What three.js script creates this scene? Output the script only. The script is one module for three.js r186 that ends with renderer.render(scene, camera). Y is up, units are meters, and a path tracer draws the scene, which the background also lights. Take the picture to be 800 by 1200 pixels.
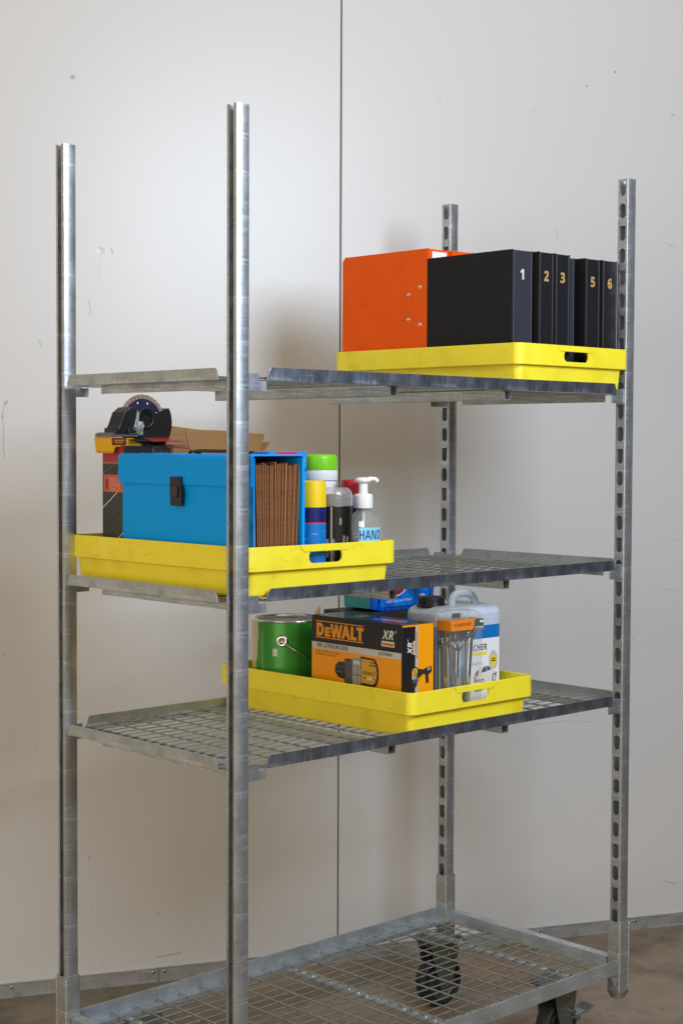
import * as THREE from 'three';
import { RoundedBoxGeometry } from 'three/addons/geometries/RoundedBoxGeometry.js';
import { mergeGeometries, toCreasedNormals } from 'three/addons/utils/BufferGeometryUtils.js';
import { RectAreaLightUniformsLib } from 'three/addons/lights/RectAreaLightUniformsLib.js';
import { Brush, Evaluator, SUBTRACTION } from 'three-bvh-csg';

// ------------------------------------------------------------------ camera, light, exposure
const scene = new THREE.Scene();
const renderer = new THREE.WebGLRenderer({ antialias: true });
renderer.toneMapping = THREE.LinearToneMapping;
renderer.toneMappingExposure = 1.0;
renderer.shadowMap.enabled = true;
RectAreaLightUniformsLib.init();

const camera = new THREE.PerspectiveCamera(35.5, 682 / 1024, 0.05, 60);
{
  const yaw = 0.7594, pitch = -0.0427, roll = 0.004;
  const fw = new THREE.Vector3(Math.sin(yaw) * Math.cos(pitch), Math.sin(pitch), -Math.cos(yaw) * Math.cos(pitch));
  const rt = new THREE.Vector3(Math.cos(yaw), 0, Math.sin(yaw));
  const up = new THREE.Vector3().crossVectors(rt, fw);
  const r2 = rt.clone().multiplyScalar(Math.cos(roll)).addScaledVector(up, Math.sin(roll));
  const u2 = up.clone().multiplyScalar(Math.cos(roll)).addScaledVector(rt, -Math.sin(roll));
  camera.quaternion.setFromRotationMatrix(new THREE.Matrix4().makeBasis(r2, u2, fw.clone().negate()));
  camera.position.set(-1.8074, 1.3748, 2.1728);
}
scene.background = new THREE.Color().setRGB(0.5, 0.425, 0.32);   // even warm light from all sides, standing for the unseen hall

// lamps, all out of view: [name, label, position, target, width, height, colour, intensity, glow]
const LAMPS = [
  ['unseen_front_lamp', 'large square lamp out of view, lighting the shelf trolley from the front', [0.3, 2.32, 1.9], [0.93, 1.9, -0.9], 0.95, 0.95, [0.73, 0.845, 1.0], 20, 5],  // unseen, placed to light the wall and front faces
  ['unseen_left_panel', 'wide warm panel out of view, lighting the left faces of the trolley', [-4.2, 1.5, 1.1], [0.4, 0.9, -0.5], 2.6, 2.4, [1.0, 0.87, 0.69], 2.9, 4],  // unseen, placed low to light the left faces warmly
  ['added_overhead_fill', 'added warm fill panel high above the trolley', [0.6, 4.3, 0.9], [0.6, 0, -0.1], 2.4, 1.4, [1.0, 0.85, 0.66], 0.5, 2],  // added fill from above, no lamp known there
];

// ------------------------------------------------------------------ helpers
let seed = 12345;
const rnd = () => { seed = (seed * 1664525 + 1013904223) >>> 0; return seed / 4294967296; };
const rr = (a, b) => a + (b - a) * rnd();
const counts = {};
function numbered(n) { const k = counts[n] = (counts[n] ?? -1) + 1; return k ? `${n}_${String(k).padStart(3, '0')}` : n; }
function tag(o, label, category, group) {
  if (label) o.userData.label = label;
  if (category) o.userData.category = category;
  if (group) o.userData.group = group;
  return o;
}
function thing(name, label, category, pos = [0, 0, 0], turn = 0, group) {
  const g = new THREE.Group(); g.name = numbered(name); g.position.set(...pos); g.rotation.y = turn;
  scene.add(g); return tag(g, label, category, group);
}
// planar uv in metres from the face direction
function planarUV(g, s = 1) {
  const q = g.index ? g.toNonIndexed() : g;
  if (!q.attributes.normal) q.computeVertexNormals();
  const p = q.attributes.position, uv = new Float32Array(p.count * 2), a = new THREE.Vector3(), b = new THREE.Vector3(), c = new THREE.Vector3();
  for (let i = 0; i < p.count; i += 3) {
    a.fromBufferAttribute(p, i); b.fromBufferAttribute(p, i + 1); c.fromBufferAttribute(p, i + 2);
    const n = b.clone().sub(a).cross(c.clone().sub(a)), x = Math.abs(n.x), y = Math.abs(n.y), z = Math.abs(n.z);
    [a, b, c].forEach((v, k) => {
      const t = y >= x && y >= z ? [v.x, v.z] : x >= z ? [v.z, v.y] : [v.x, v.y];
      uv[(i + k) * 2] = t[0] * s; uv[(i + k) * 2 + 1] = t[1] * s;
    });
  }
  q.setAttribute('uv', new THREE.BufferAttribute(uv, 2));
  return q;
}
function merged(list) {
  const a = list.map((g) => {
    const q = g.index ? g.toNonIndexed() : g.clone();
    for (const k of Object.keys(q.attributes)) if (!['position', 'normal', 'uv'].includes(k)) q.deleteAttribute(k);
    q.clearGroups(); q.morphAttributes = {};
    return q;
  });
  return a.length === 1 ? a[0] : mergeGeometries(a);
}
function mesh(name, geos, mat, parent, keepUV = false) {
  let g = merged(Array.isArray(geos) ? geos : [geos]);
  if (!keepUV) g = planarUV(g);
  const m = new THREE.Mesh(g, mat); m.name = parent === scene ? numbered(name) : name;
  m.castShadow = m.receiveShadow = true;
  (parent || scene).add(m); return m;
}
const T = (g, x = 0, y = 0, z = 0, rx = 0, ry = 0, rz = 0) => {
  g.applyMatrix4(new THREE.Matrix4().compose(new THREE.Vector3(x, y, z), new THREE.Quaternion().setFromEuler(new THREE.Euler(rx, ry, rz)), new THREE.Vector3(1, 1, 1)));
  return g;
};
const box = (w, h, d, x = 0, y = 0, z = 0) => T(new THREE.BoxGeometry(w, h, d), x, y, z);
const rbox = (w, h, d, r, x = 0, y = 0, z = 0, seg = 2) => T(new RoundedBoxGeometry(w, h, d, seg, r), x, y, z);
// box by its limits
const lim = (x0, x1, y0, y1, z0, z1) => box(x1 - x0, y1 - y0, z1 - z0, (x0 + x1) / 2, (y0 + y1) / 2, (z0 + z1) / 2);
const rlim = (x0, x1, y0, y1, z0, z1, r) => rbox(x1 - x0, y1 - y0, z1 - z0, r, (x0 + x1) / 2, (y0 + y1) / 2, (z0 + z1) / 2);
const cyl = (r0, r1, h, seg = 24, x = 0, y = 0, z = 0) => T(new THREE.CylinderGeometry(r1, r0, h, seg), x, y, z);
const lathe = (pts, seg = 40) => {   // v runs with the height
  const g = new THREE.LatheGeometry(pts.map(([r, y]) => new THREE.Vector2(r, y)), seg), p = g.attributes.position, ys = pts.map((q) => q[1]), a = Math.min(...ys), b = Math.max(...ys) - a || 1;
  for (let i = 0; i < p.count; i++) g.attributes.uv.setY(i, (p.getY(i) - a) / b);
  return g;
};
function rrectShape(w, d, r) {
  const s = new THREE.Shape(), x = w / 2, y = d / 2;
  s.moveTo(-x + r, -y); s.lineTo(x - r, -y); s.absarc(x - r, -y + r, r, -Math.PI / 2, 0); s.lineTo(x, y - r); s.absarc(x - r, y - r, r, 0, Math.PI / 2);
  s.lineTo(-x + r, y); s.absarc(-x + r, y - r, r, Math.PI / 2, Math.PI); s.lineTo(-x, -y + r); s.absarc(-x + r, -y + r, r, Math.PI, Math.PI * 1.5);
  return s;
}
const poly = (pts) => { const s = new THREE.Shape(); pts.forEach(([x, y], i) => (i ? s.lineTo(x, y) : s.moveTo(x, y))); s.closePath(); return s; };
const ext = (shape, depth, bevel = 0, seg = 8) => new THREE.ExtrudeGeometry(shape, { depth, curveSegments: seg, bevelEnabled: bevel > 0, bevelSize: bevel, bevelThickness: bevel, bevelSegments: 2, bevelOffset: -bevel });
// extrude a plan (x, z) upwards from y0 to y1
const extUp = (shape, y0, y1, bevel = 0, seg = 8) => T(ext(shape, y1 - y0 - 2 * bevel, bevel, seg), 0, y1 - bevel, 0, Math.PI / 2);
const tube = (pts, r, seg = 24, rad = 8) => new THREE.TubeGeometry(new THREE.CatmullRomCurve3(pts.map((p) => new THREE.Vector3(...p))), seg, r, rad, false);

// ------------------------------------------------------------------ textures
function hash(x, y, k) { let h = (x * 374761393 + y * 668265263 + k * 1442695041) | 0; h = Math.imul(h ^ (h >>> 13), 1274126177); return ((h ^ (h >>> 16)) >>> 0) / 4294967296; }
function vnoise(x, y, px, py, k) {   // tiling value noise
  const xi = Math.floor(x), yi = Math.floor(y), fx = x - xi, fy = y - yi, sx = fx * fx * (3 - 2 * fx), sy = fy * fy * (3 - 2 * fy);
  const g = (a, b) => hash(((a % px) + px) % px, ((b % py) + py) % py, k);
  return (g(xi, yi) * (1 - sx) + g(xi + 1, yi) * sx) * (1 - sy) + (g(xi, yi + 1) * (1 - sx) + g(xi + 1, yi + 1) * sx) * sy;
}
function fbm(u, v, fx, fy, oct, k) { let s = 0, a = 0.5, t = 0; for (let o = 0; o < oct; o++) { s += a * vnoise(u * fx, v * fy, fx, fy, k + o); t += a; a *= 0.5; fx *= 2; fy *= 2; } return s / t; }
function dataTex(n, fn, srgb, metres) {
  const d = new Uint8Array(n * n * 4);
  for (let j = 0; j < n; j++) for (let i = 0; i < n; i++) {
    const c = fn(i / n, j / n), o = (j * n + i) * 4;
    for (let q = 0; q < 3; q++) d[o + q] = Math.max(0, Math.min(255, Math.round(255 * (Array.isArray(c) ? c[q] : c))));
    d[o + 3] = 255;
  }
  const t = new THREE.DataTexture(d, n, n); t.wrapS = t.wrapT = THREE.RepeatWrapping; t.magFilter = THREE.LinearFilter; t.minFilter = THREE.LinearMipmapLinearFilter; t.generateMipmaps = true;
  if (srgb) t.colorSpace = THREE.SRGBColorSpace;
  t.repeat.set(1 / metres, 1 / metres); t.needsUpdate = true; return t;
}
function canvasTex(w, h, draw) {
  const c = document.createElement('canvas'); c.width = w; c.height = h; draw(c.getContext('2d'), w, h);
  const t = new THREE.CanvasTexture(c); t.colorSpace = THREE.SRGBColorSpace; t.anisotropy = 8; return t;
}
const std = (o) => new THREE.MeshStandardMaterial(o);
const phys = (o) => new THREE.MeshPhysicalMaterial(o);
const lin = (r, g, b) => new THREE.Color().setRGB(r, g, b);

// galvanised steel: cloudy spangle, streaks along the sheet, dull patches
const galvC = dataTex(512, (u, v) => {
  const cl = fbm(u, v, 6, 5, 4, 3), sp = fbm(u, v, 40, 40, 2, 11), st = fbm(u, v, 60, 5, 3, 21), st2 = fbm(u, v, 4, 70, 2, 27);
  let g = 0.74 + 0.16 * (cl - 0.5) + 0.05 * (sp - 0.5) + 0.06 * (st - 0.5) + 0.03 * (st2 - 0.5);
  if (st2 > 0.74) g += 0.08;
  return [g * 0.985, g, g * 1.012];
}, true, 0.22);
const galvR = dataTex(512, (u, v) => {
  const cl = fbm(u, v, 8, 6, 4, 33), sp = fbm(u, v, 44, 44, 2, 41), st2 = fbm(u, v, 4, 60, 2, 27);
  return 0.66 + 0.4 * (cl - 0.5) + 0.12 * (sp - 0.5) + (st2 > 0.74 ? 0.16 : 0);
}, false, 0.22);
const galvB = dataTex(512, (u, v) => 0.5 + 0.5 * (fbm(u, v, 10, 8, 3, 51) - 0.5) + 0.25 * (fbm(u, v, 3, 60, 2, 55) - 0.5), false, 0.22);
const galvLib = (c, rough, b = 0.0004, metal = 0.85) => std({ color: c, map: galvC, metalness: metal, roughness: rough, roughnessMap: galvR, bumpMap: galvB, bumpScale: b });
const M = {};
M.galv = galvLib(lin(1.0, 1.03, 1.08), 0.6, 0.0003, 0.84);
M.galvDull = galvLib(lin(0.98, 0.99, 0.97), 0.6, 0.0004, 0.76);
M.galvLip = (() => {   // the beaten long edges of the shelves: dark zinc with bright scratches across
  const c = dataTex(512, (u, v) => { const a = fbm(u, v, 110, 5, 2, 61), b = fbm(u, v, 7, 5, 3, 67), r = fbm(u, v, 9, 9, 3, 71); const g = 0.6 + 0.14 * (a - 0.5) + 0.2 * (b - 0.5) + (a > 0.78 ? 0.09 : 0); return r > 0.8 ? [g * 1.02, g * 0.9, g * 0.82] : [g * 0.96, g, g * 1.07]; }, true, 0.16);
  return std({ color: lin(1.0, 1.03, 1.08), map: c, metalness: 0.9, roughness: 0.55, roughnessMap: galvR, bumpMap: galvB, bumpScale: 0.0006 });
})();
M.galvDeck = galvLib(lin(1.05, 1.1, 1.15), 0.46, 0.0003, 0.68);
M.wire = std({ color: lin(0.68, 0.69, 0.61), metalness: 0.75, roughness: 0.4, map: galvC });
M.dark = std({ color: lin(0.012, 0.012, 0.012), roughness: 0.7 });
M.rubber = std({ color: lin(0.014, 0.014, 0.015), roughness: 0.55 });
M.zincDull = std({ color: lin(0.42, 0.43, 0.4), metalness: 0.85, roughness: 0.42, map: galvC });
M.zinc = std({ color: lin(0.62, 0.64, 0.62), metalness: 0.9, roughness: 0.3, map: galvC });
M.chrome = std({ color: lin(0.72, 0.73, 0.74), metalness: 1, roughness: 0.14 });

const yellowC = canvasTex(1024, 1024, (c, w, h) => {
  c.fillStyle = '#f3e12e'; c.fillRect(0, 0, w, h);
  for (let i = 0; i < 260; i++) { const x = rnd() * w, y = rnd() * h, r = 12 + rnd() * 60; for (const [ox, oy] of [[0, 0], [w, 0], [-w, 0], [0, h], [0, -h]]) { const g = c.createRadialGradient(x + ox, y + oy, 0, x + ox, y + oy, r), k = rnd() < 0.6 ? '205,175,20' : '250,240,110'; g.addColorStop(0, `rgba(${k},0.16)`); g.addColorStop(1, `rgba(${k},0)`); c.fillStyle = g; c.fillRect(x + ox - r, y + oy - r, 2 * r, 2 * r); } }
  for (let i = 0; i < 520; i++) { c.strokeStyle = rnd() < 0.55 ? `rgba(120,95,20,${0.05 + 0.26 * rnd() ** 3})` : `rgba(255,250,190,${0.1 + 0.25 * rnd()})`; c.lineWidth = 0.5 + rnd() * 1.3; const x = rnd() * w, y = rnd() * h, a = rr(-0.5, 0.5) + (rnd() < 0.2 ? 1.4 : 0), l = 8 + rnd() * 70; c.beginPath(); c.moveTo(x, y); c.lineTo(x + Math.cos(a) * l, y + Math.sin(a) * l + rr(-3, 3)); c.stroke(); }
  for (let i = 0; i < 44; i++) { const x = rnd() * w, y = rnd() * h; for (let k = 0; k < 30; k++) { c.fillStyle = `rgba(120,96,30,${0.03 + 0.08 * rnd()})`; c.beginPath(); c.ellipse(x + rr(-26, 26), y + rr(-9, 9), 1 + rnd() * 5, 0.6 + rnd() * 2, rnd() * 3, 0, 7); c.fill(); } }
  for (let i = 0; i < 240; i++) { c.fillStyle = `rgba(80,64,28,${0.15 + 0.45 * rnd()})`; c.fillRect(rnd() * w, rnd() * h, 0.8 + rnd() * 1.6, 0.8 + rnd() * 1.6); }
});
yellowC.wrapS = yellowC.wrapT = THREE.RepeatWrapping; yellowC.repeat.set(1 / 0.6, 1 / 0.6);
M.yellow = phys({ map: yellowC, roughness: 0.46, bumpMap: galvB, bumpScale: 0.00015 });

// ------------------------------------------------------------------ setting: floor, wall
{
  const n = 1024, floorC = dataTex(n, (u, v) => {
    const a = fbm(u, v, 5, 5, 6, 101), b = fbm(u, v, 90, 90, 3, 107), s = fbm(u, v, 14, 9, 4, 111), d = fbm(u, v, 160, 160, 1, 117);
    let g = 0.49 + 0.26 * (a - 0.5) + 0.09 * (b - 0.5); if (s > 0.62) g -= (s - 0.62) * 0.5; if (d > 0.93) g -= 0.08; if (d < 0.03) g += 0.08; const rs = fbm(u, v, 8, 11, 5, 115), sw = fbm(u, v, 5, 40, 3, 119); if (sw > 0.62) g -= (sw - 0.62) * 0.35; if (rs > 0.6) return [g * 1.07, g * (0.95 - (rs - 0.6) * 0.5), g * (0.84 - (rs - 0.6))];
    return [g * 1.07, g * 0.95, g * 0.8];
  }, true, 2.6);
  const floorR = dataTex(512, (u, v) => 0.5 + 0.5 * (fbm(u, v, 7, 7, 4, 121) - 0.5), false, 2.2);
  const f = mesh('floor', box(16, 0.2, 16, 0.6, -0.1, 0.5), std({ map: floorC, roughness: 1, roughnessMap: floorR, bumpMap: floorR, bumpScale: 0.0012 }), scene);
  f.userData.kind = 'structure';
}
{
  const W = new THREE.Group(); W.name = 'wall'; W.userData.kind = 'structure'; scene.add(W);
  W.position.set(0.5084, 0, -1.1281); W.rotation.y = -THREE.MathUtils.degToRad(24.263);
  // 3 m x 3 m of painted sheet, marks where the photograph has them (s = metres along the wall, y = height)
  const S0 = -0.9, SW = 3, PX = 2048 / SW;
  const tex = canvasTex(2048, 2048, (c, w, h) => {
    c.fillStyle = '#cfcecd'; c.fillRect(0, 0, w, h);
    const X = (s) => (s - S0) * PX, Y = (y) => h - y * PX;
    for (let i = 0; i < 26000; i++) { const g = rnd() < 0.5 ? '255,252,246' : '120,112,100'; c.fillStyle = `rgba(${g},${0.02 + 0.03 * rnd()})`; c.fillRect(rnd() * w, rnd() * h, 1 + rnd() * 5, 1 + rnd() * 2); }
    for (let i = 0; i < 420; i++) { const y = rnd() ** 1.7 * 1.1; c.fillStyle = `rgba(70,60,48,${0.15 + 0.4 * rnd()})`; const r = 0.5 + rnd() * 1.1; c.fillRect(X(S0 + rnd() * SW), Y(y), r, r * (0.8 + rnd())); }
    for (let i = 0; i < 60; i++) { c.strokeStyle = `rgba(${rnd() < 0.5 ? '240,238,232' : '130,120,105'},${0.08 + 0.2 * rnd()})`; c.lineWidth = 0.6 + rnd(); const x = X(S0 + rnd() * SW), y = Y(rnd() * 2.6); c.beginPath(); c.moveTo(x, y); c.lineTo(x + rr(-40, 40), y + rr(-7, 7)); c.stroke(); }
    const line = (pts, a, lw = 1.3) => { c.strokeStyle = `rgba(70,62,54,${a * 0.62})`; c.lineWidth = lw; c.beginPath(); pts.forEach(([s, y], i) => (i ? c.lineTo(X(s), Y(y)) : c.moveTo(X(s), Y(y)))); c.stroke(); };
    line([[-0.036, 1.727], [-0.030, 1.70], [-0.036, 1.69]], 0.45); line([[-0.012, 1.706], [-0.008, 1.706]], 0.5); line([[-0.16, 1.628], [-0.152, 1.61]], 0.35, 2);
    line([[-0.243, 1.472], [-0.236, 1.474], [-0.24, 1.466]], 0.6, 2.2); line([[-0.242, 1.47], [-0.248, 1.44], [-0.244, 1.40], [-0.246, 1.36], [-0.242, 1.335]], 0.42, 1.4); line([[-0.246, 1.44], [-0.247, 1.435]], 0.6, 2.4);
    line([[0.021, 1.858], [0.024, 1.845]], 0.6, 2); line([[-0.008, 1.84], [-0.01, 1.77]], 0.1, 1.6);
    line([[1.247, 1.966], [1.25, 1.94]], 0.35, 1.3); line([[1.588, 1.94], [1.60, 1.934], [1.622, 1.932]], 0.4); line([[1.598, 2.297], [1.61, 2.296]], 0.65, 2.2);
    line([[1.19, 0.602], [1.28, 0.608], [1.37, 0.601]], 0.32, 1.2); line([[-0.04, 0.34], [-0.036, 0.33]], 0.5, 2); line([[1.61, 0.13], [1.64, 0.12], [1.65, 0.122]], 0.5, 1.5); line([[0.13, 0.062], [0.2, 0.068]], 0.35, 2.5);
    for (const [s, y, r, a] of [[-0.073, 2.27, 4, 0.3], [1.421, 2.401, 1.8, 0.6], [1.334, 2.357, 1.6, 0.5], [1.36, 2.2, 1, 0.5], [0.9, 2.29, 1.6, 0.25], [1.5, 0.83, 1.2, 0.5], [1.36, 0.93, 1.2, 0.4], [0.02, 1.42, 2, 0.2], [0.44, 1.5, 1.1, 0.5]]) { c.fillStyle = `rgba(75,66,58,${a})`; c.beginPath(); c.ellipse(X(s), Y(y), r, r, 0, 0, 7); c.fill(); }
  });
  const bump = canvasTex(1024, 1024, (c, w, h) => {
    c.fillStyle = '#808080'; c.fillRect(0, 0, w, h);
    for (let i = 0; i < 500; i++) { const x = rnd() * w, y = rnd() * h, r = 30 + rnd() * 110, g = c.createRadialGradient(x, y, 0, x, y, r), k = rnd() < 0.5 ? 255 : 0; g.addColorStop(0, `rgba(${k},${k},${k},0.035)`); g.addColorStop(1, `rgba(${k},${k},${k},0)`); c.fillStyle = g; c.fillRect(x - r, y - r, 2 * r, 2 * r); }
    const x = (-0.006 - S0) * w / SW, y = h - 1.85 * h / SW, g = c.createRadialGradient(x, y, 0, x, y, 3.6); g.addColorStop(0, 'rgba(0,0,0,0.9)'); g.addColorStop(1, 'rgba(0,0,0,0)'); c.fillStyle = g; c.fillRect(x - 8, y - 8, 16, 16);
  });
  bump.colorSpace = THREE.NoColorSpace;
  for (const t of [tex, bump]) { t.wrapS = t.wrapT = THREE.MirroredRepeatWrapping; }
  const wm = phys({ map: tex, roughness: 0.35, bumpMap: bump, bumpScale: 0.003, specularIntensity: 1 });
  const panel = (s0, s1) => {
    const g = planarUV(rlim(s0, s1, 0.0, 3.9, -0.06, 0, 0.0025)), uv = g.attributes.uv;
    for (let i = 0; i < uv.count; i++) uv.setXY(i, (uv.getX(i) - S0) / SW, uv.getY(i) / SW);
    mesh('wall_panel', g, wm, W, true);
  };
  panel(-3.2, 0.6214); panel(0.6252, 4.6);
  mesh('backing_sheet', lim(0.55, 0.7, 0, 3.9, -0.075, -0.062), std({ color: lin(0.45, 0.44, 0.42), roughness: 0.8 }), W);
  const alu = std({ color: lin(0.72, 0.7, 0.67), map: galvC, metalness: 0.35, roughness: 0.45, bumpMap: galvB, bumpScale: 0.0002 });
  for (const [a, b, screws] of [[-3.2, 0.1375, [-0.232, 0.124]], [0.1395, 4.6, [0.153, 1.21, 1.511]]]) {
    const bb = mesh('baseboard', [lim(a, b, 0, 0.034, 0.0005, 0.005), T(lim(a, b, 0.0, 0.0022, 0, 0.007), 0, 0.034, 0)], alu, W);
    for (const s of screws) mesh('screw', T(lathe([[0, 0.0022], [0.003, 0.0018], [0.0045, 0.0003], [0.0046, 0]], 14), s, 0.026, 0.005, Math.PI / 2), M.zinc, bb);
  }
}

{ // unseen dark panel right of the camera, placed to darken what the steel mirrors
  const p = mesh('partition', T(rbox(4.6, 3.0, 0.12, 0.01), 3.3, 1.5, 2.75, 0, THREE.MathUtils.degToRad(46), 0), std({ color: lin(0.05, 0.05, 0.055), roughness: 0.8 }), scene);
  p.userData.kind = 'structure';
}
// ------------------------------------------------------------------ the lamps, none of them in view
for (const [name, label, p, t, w, h, col, I, glow] of LAMPS) {
  const g = thing(name, label, name === 'added_overhead_fill' ? 'lamp' : 'studio lamp', p);
  g.lookAt(...t);
  mesh('housing', [lim(-w / 2 - 0.03, w / 2 + 0.03, -h / 2 - 0.03, h / 2 + 0.03, -0.2, -0.03), lim(-w / 2 - 0.03, -w / 2, -h / 2 - 0.03, h / 2 + 0.03, -0.03, 0.005), lim(w / 2, w / 2 + 0.03, -h / 2 - 0.03, h / 2 + 0.03, -0.03, 0.005), lim(-w / 2, w / 2, h / 2, h / 2 + 0.03, -0.03, 0.005), lim(-w / 2, w / 2, -h / 2 - 0.03, -h / 2, -0.03, 0.005)], M.dark, g);
  mesh('diffuser', lim(-w / 2, w / 2, -h / 2, h / 2, -0.03, -0.01), std({ color: lin(0.8, 0.8, 0.8), emissive: lin(...col), emissiveIntensity: glow * 0.2, roughness: 1 }), g);
  const L = new THREE.RectAreaLight(lin(...col), I, w, h); L.rotation.y = Math.PI; L.position.z = 0.002; g.add(L);
}

// ------------------------------------------------------------------ the shelf trolley
const LX = 1.1637, WZ = 0.5674, PX = 0.0302, PZ = 0.0294, TOP = 1.9698, RAIL = 0.2025;
const SH = [0.7874, 1.0897, 1.4876];
const trolley = thing('shelf_trolley', 'tall galvanised steel shelf trolley with three mesh shelves on slotted posts', 'shelf trolley');
{
  // one post, open side towards -x, slotted web towards +x; origin at its (x min, z max) corner
  const th = 0.002, R = 0.0035, y0 = 0.13;
  const arc = (cx, cz, r, a0, a1) => Array.from({ length: 5 }, (_, i) => { const t = a0 + (a1 - a0) * i / 4; return [cx + r * Math.cos(t), cz + r * Math.sin(t)]; });
  const profile = (lipW) => poly([[PX, 0 - R], [PX - th, -R], ...arc(PX - R, -R, R - th, 0, Math.PI / 2), ...arc(R, -R, R - th, Math.PI / 2, Math.PI), [th, -lipW], [0, -lipW], [0, -R - 0.0005], ...arc(R, -R, R, Math.PI, Math.PI / 2), [R + 0.0005, 0], [PX - R - 0.0005, 0], ...arc(PX - R, -R, R, Math.PI / 2, 0)]);
  const flange = (f, lw) => { const g = extUp(profile(lw), y0, TOP); if (f) { g.scale(1, 1, -1); } return g; };
  // the profile is drawn in (x, -z') : extUp turns shape y into -z ... shape y maps to z
  const web = new THREE.Shape(); web.moveTo(-PZ + R, y0); web.lineTo(-R, y0); web.lineTo(-R, TOP); web.lineTo(-PZ + R, TOP); web.closePath();
  for (let n = -2; n < 34; n++) {
    const cy = 0.2987 + n * 0.05, cx = -PZ / 2, r = 0.008, hh = 0.0165, p = new THREE.Path();
    if (((n % 2) + 2) % 2 === 0) { p.absarc(cx, cy + hh - r, r, 0, Math.PI); p.absarc(cx, cy - hh + r, r, Math.PI, 2 * Math.PI); }
    else { p.moveTo(cx + r, cy + hh); p.lineTo(cx - r, cy + hh); p.absarc(cx, cy - hh + r, r, Math.PI, 2 * Math.PI); }
    p.closePath(); web.holes.push(p);
  }
  const webG = T(ext(web, th, 0, 5), PX - th, 0, 0, 0, -Math.PI / 2, 0);   // shape x -> z
  webG.applyMatrix4(new THREE.Matrix4().makeTranslation(th, 0, 0));
  const postG = (lw) => {
    const f1 = flange(false, lw), f2 = flange(true, lw); f2.translate(0, 0, -PZ);
    const idx = (g) => { const q = g.index ? g.toNonIndexed() : g; const p = q.attributes.position, n = q.attributes.normal; for (let i = 0; i < p.count; i += 3) { for (const at of [p, n]) { const a = [at.getX(i + 1), at.getY(i + 1), at.getZ(i + 1)]; at.setXYZ(i + 1, at.getX(i + 2), at.getY(i + 2), at.getZ(i + 2)); at.setXYZ(i + 2, ...a); } } return q; };
    return merged([f1, idx(f2), webG]);
  };
  const gA = toCreasedNormals(planarUV(postG(0.0085)), 0.6), mirrorX = (g) => { const q = g.clone(); q.scale(-1, 1, 1); const p = q.attributes.position, n = q.attributes.normal, u = q.attributes.uv; for (let i = 0; i < p.count; i += 3) for (const at of [p, n, u]) for (let k = 0; k < at.itemSize; k++) { const a = at.getComponent(i + 1, k); at.setComponent(i + 1, k, at.getComponent(i + 2, k)); at.setComponent(i + 2, k, a); } return q; };
  const gD = mirrorX(toCreasedNormals(planarUV(postG(0.0128)), 0.6));  // wider lips out of view, shaped to keep the slots dark inside
  for (const [x, z, m] of [[0, 0, 0], [0, -WZ + PZ, 0], [LX, 0, 1], [LX, -WZ + PZ, 1]]) {
    const g = (m ? gD : gA).clone(), uv = g.attributes.uv, dx = rnd(), dy = rnd(); for (let i = 0; i < uv.count; i++) uv.setXY(i, uv.getX(i) + dx, uv.getY(i) + dy);
    const p = mesh('post', g, M.galv, trolley, true); p.position.set(x, 0, z);
    // the sleeve it stands in, welded to the deck
    const s = m ? -1 : 1, e = 0.0032, a = [];
    const sl = rrectShape(PX + 2 * e, PZ + 2 * e, 0.004), hole = rrectShape(PX + 0.0006, PZ + 0.0006, 0.002); sl.holes.push(hole);
    a.push(T(extUp(sl, 0.126, 0.287, 0.0006), s * PX / 2, 0, -PZ / 2));
    const tip = new THREE.CylinderGeometry((PX + 2 * e) / Math.SQRT2, 0.016, 0.018, 4, 1); tip.rotateY(Math.PI / 4); a.push(T(tip, s * PX / 2, 0.1168, -PZ / 2));
    const nrm = z === 0 ? 1 : -1;
    a.push(T(new THREE.CapsuleGeometry(0.004, 0.145, 4, 8), s * -0.0005, 0.208, z === 0 ? 0.0015 : -PZ - 0.0015));
    a.push(T(ext(poly([[0, 0], [s * 0.02, 0.03], [0, 0.03]]), 0.003), s * (PX + e), 0.137, nrm > 0 ? -0.012 : -PZ + 0.009));
    const sm = mesh('post_sleeve', a, M.galvDull, trolley); sm.position.set(x, 0, z);
  }
}
const wireGeo = {};
function wire(parent, along, len, x, y, z, r = 0.0017) {
  const k = along + len.toFixed(4) + r;
  if (!wireGeo[k]) { const g = new THREE.CylinderGeometry(r, r, len, 7, 1, true); along === 'x' ? g.rotateZ(Math.PI / 2) : g.rotateX(Math.PI / 2); wireGeo[k] = planarUV(g); wireGeo[k] = toCreasedNormals(wireGeo[k], 1.4); }
  const m = new THREE.Mesh(wireGeo[k], M.wire); m.name = 'wire'; m.position.set(x + rr(-0.0008, 0.0008), y + rr(-0.0005, 0.0004), z + rr(-0.0008, 0.0008)); m.rotation.y = rr(-0.0012, 0.0012);
  m.castShadow = m.receiveShadow = true; parent.add(m); return m;
}
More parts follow.
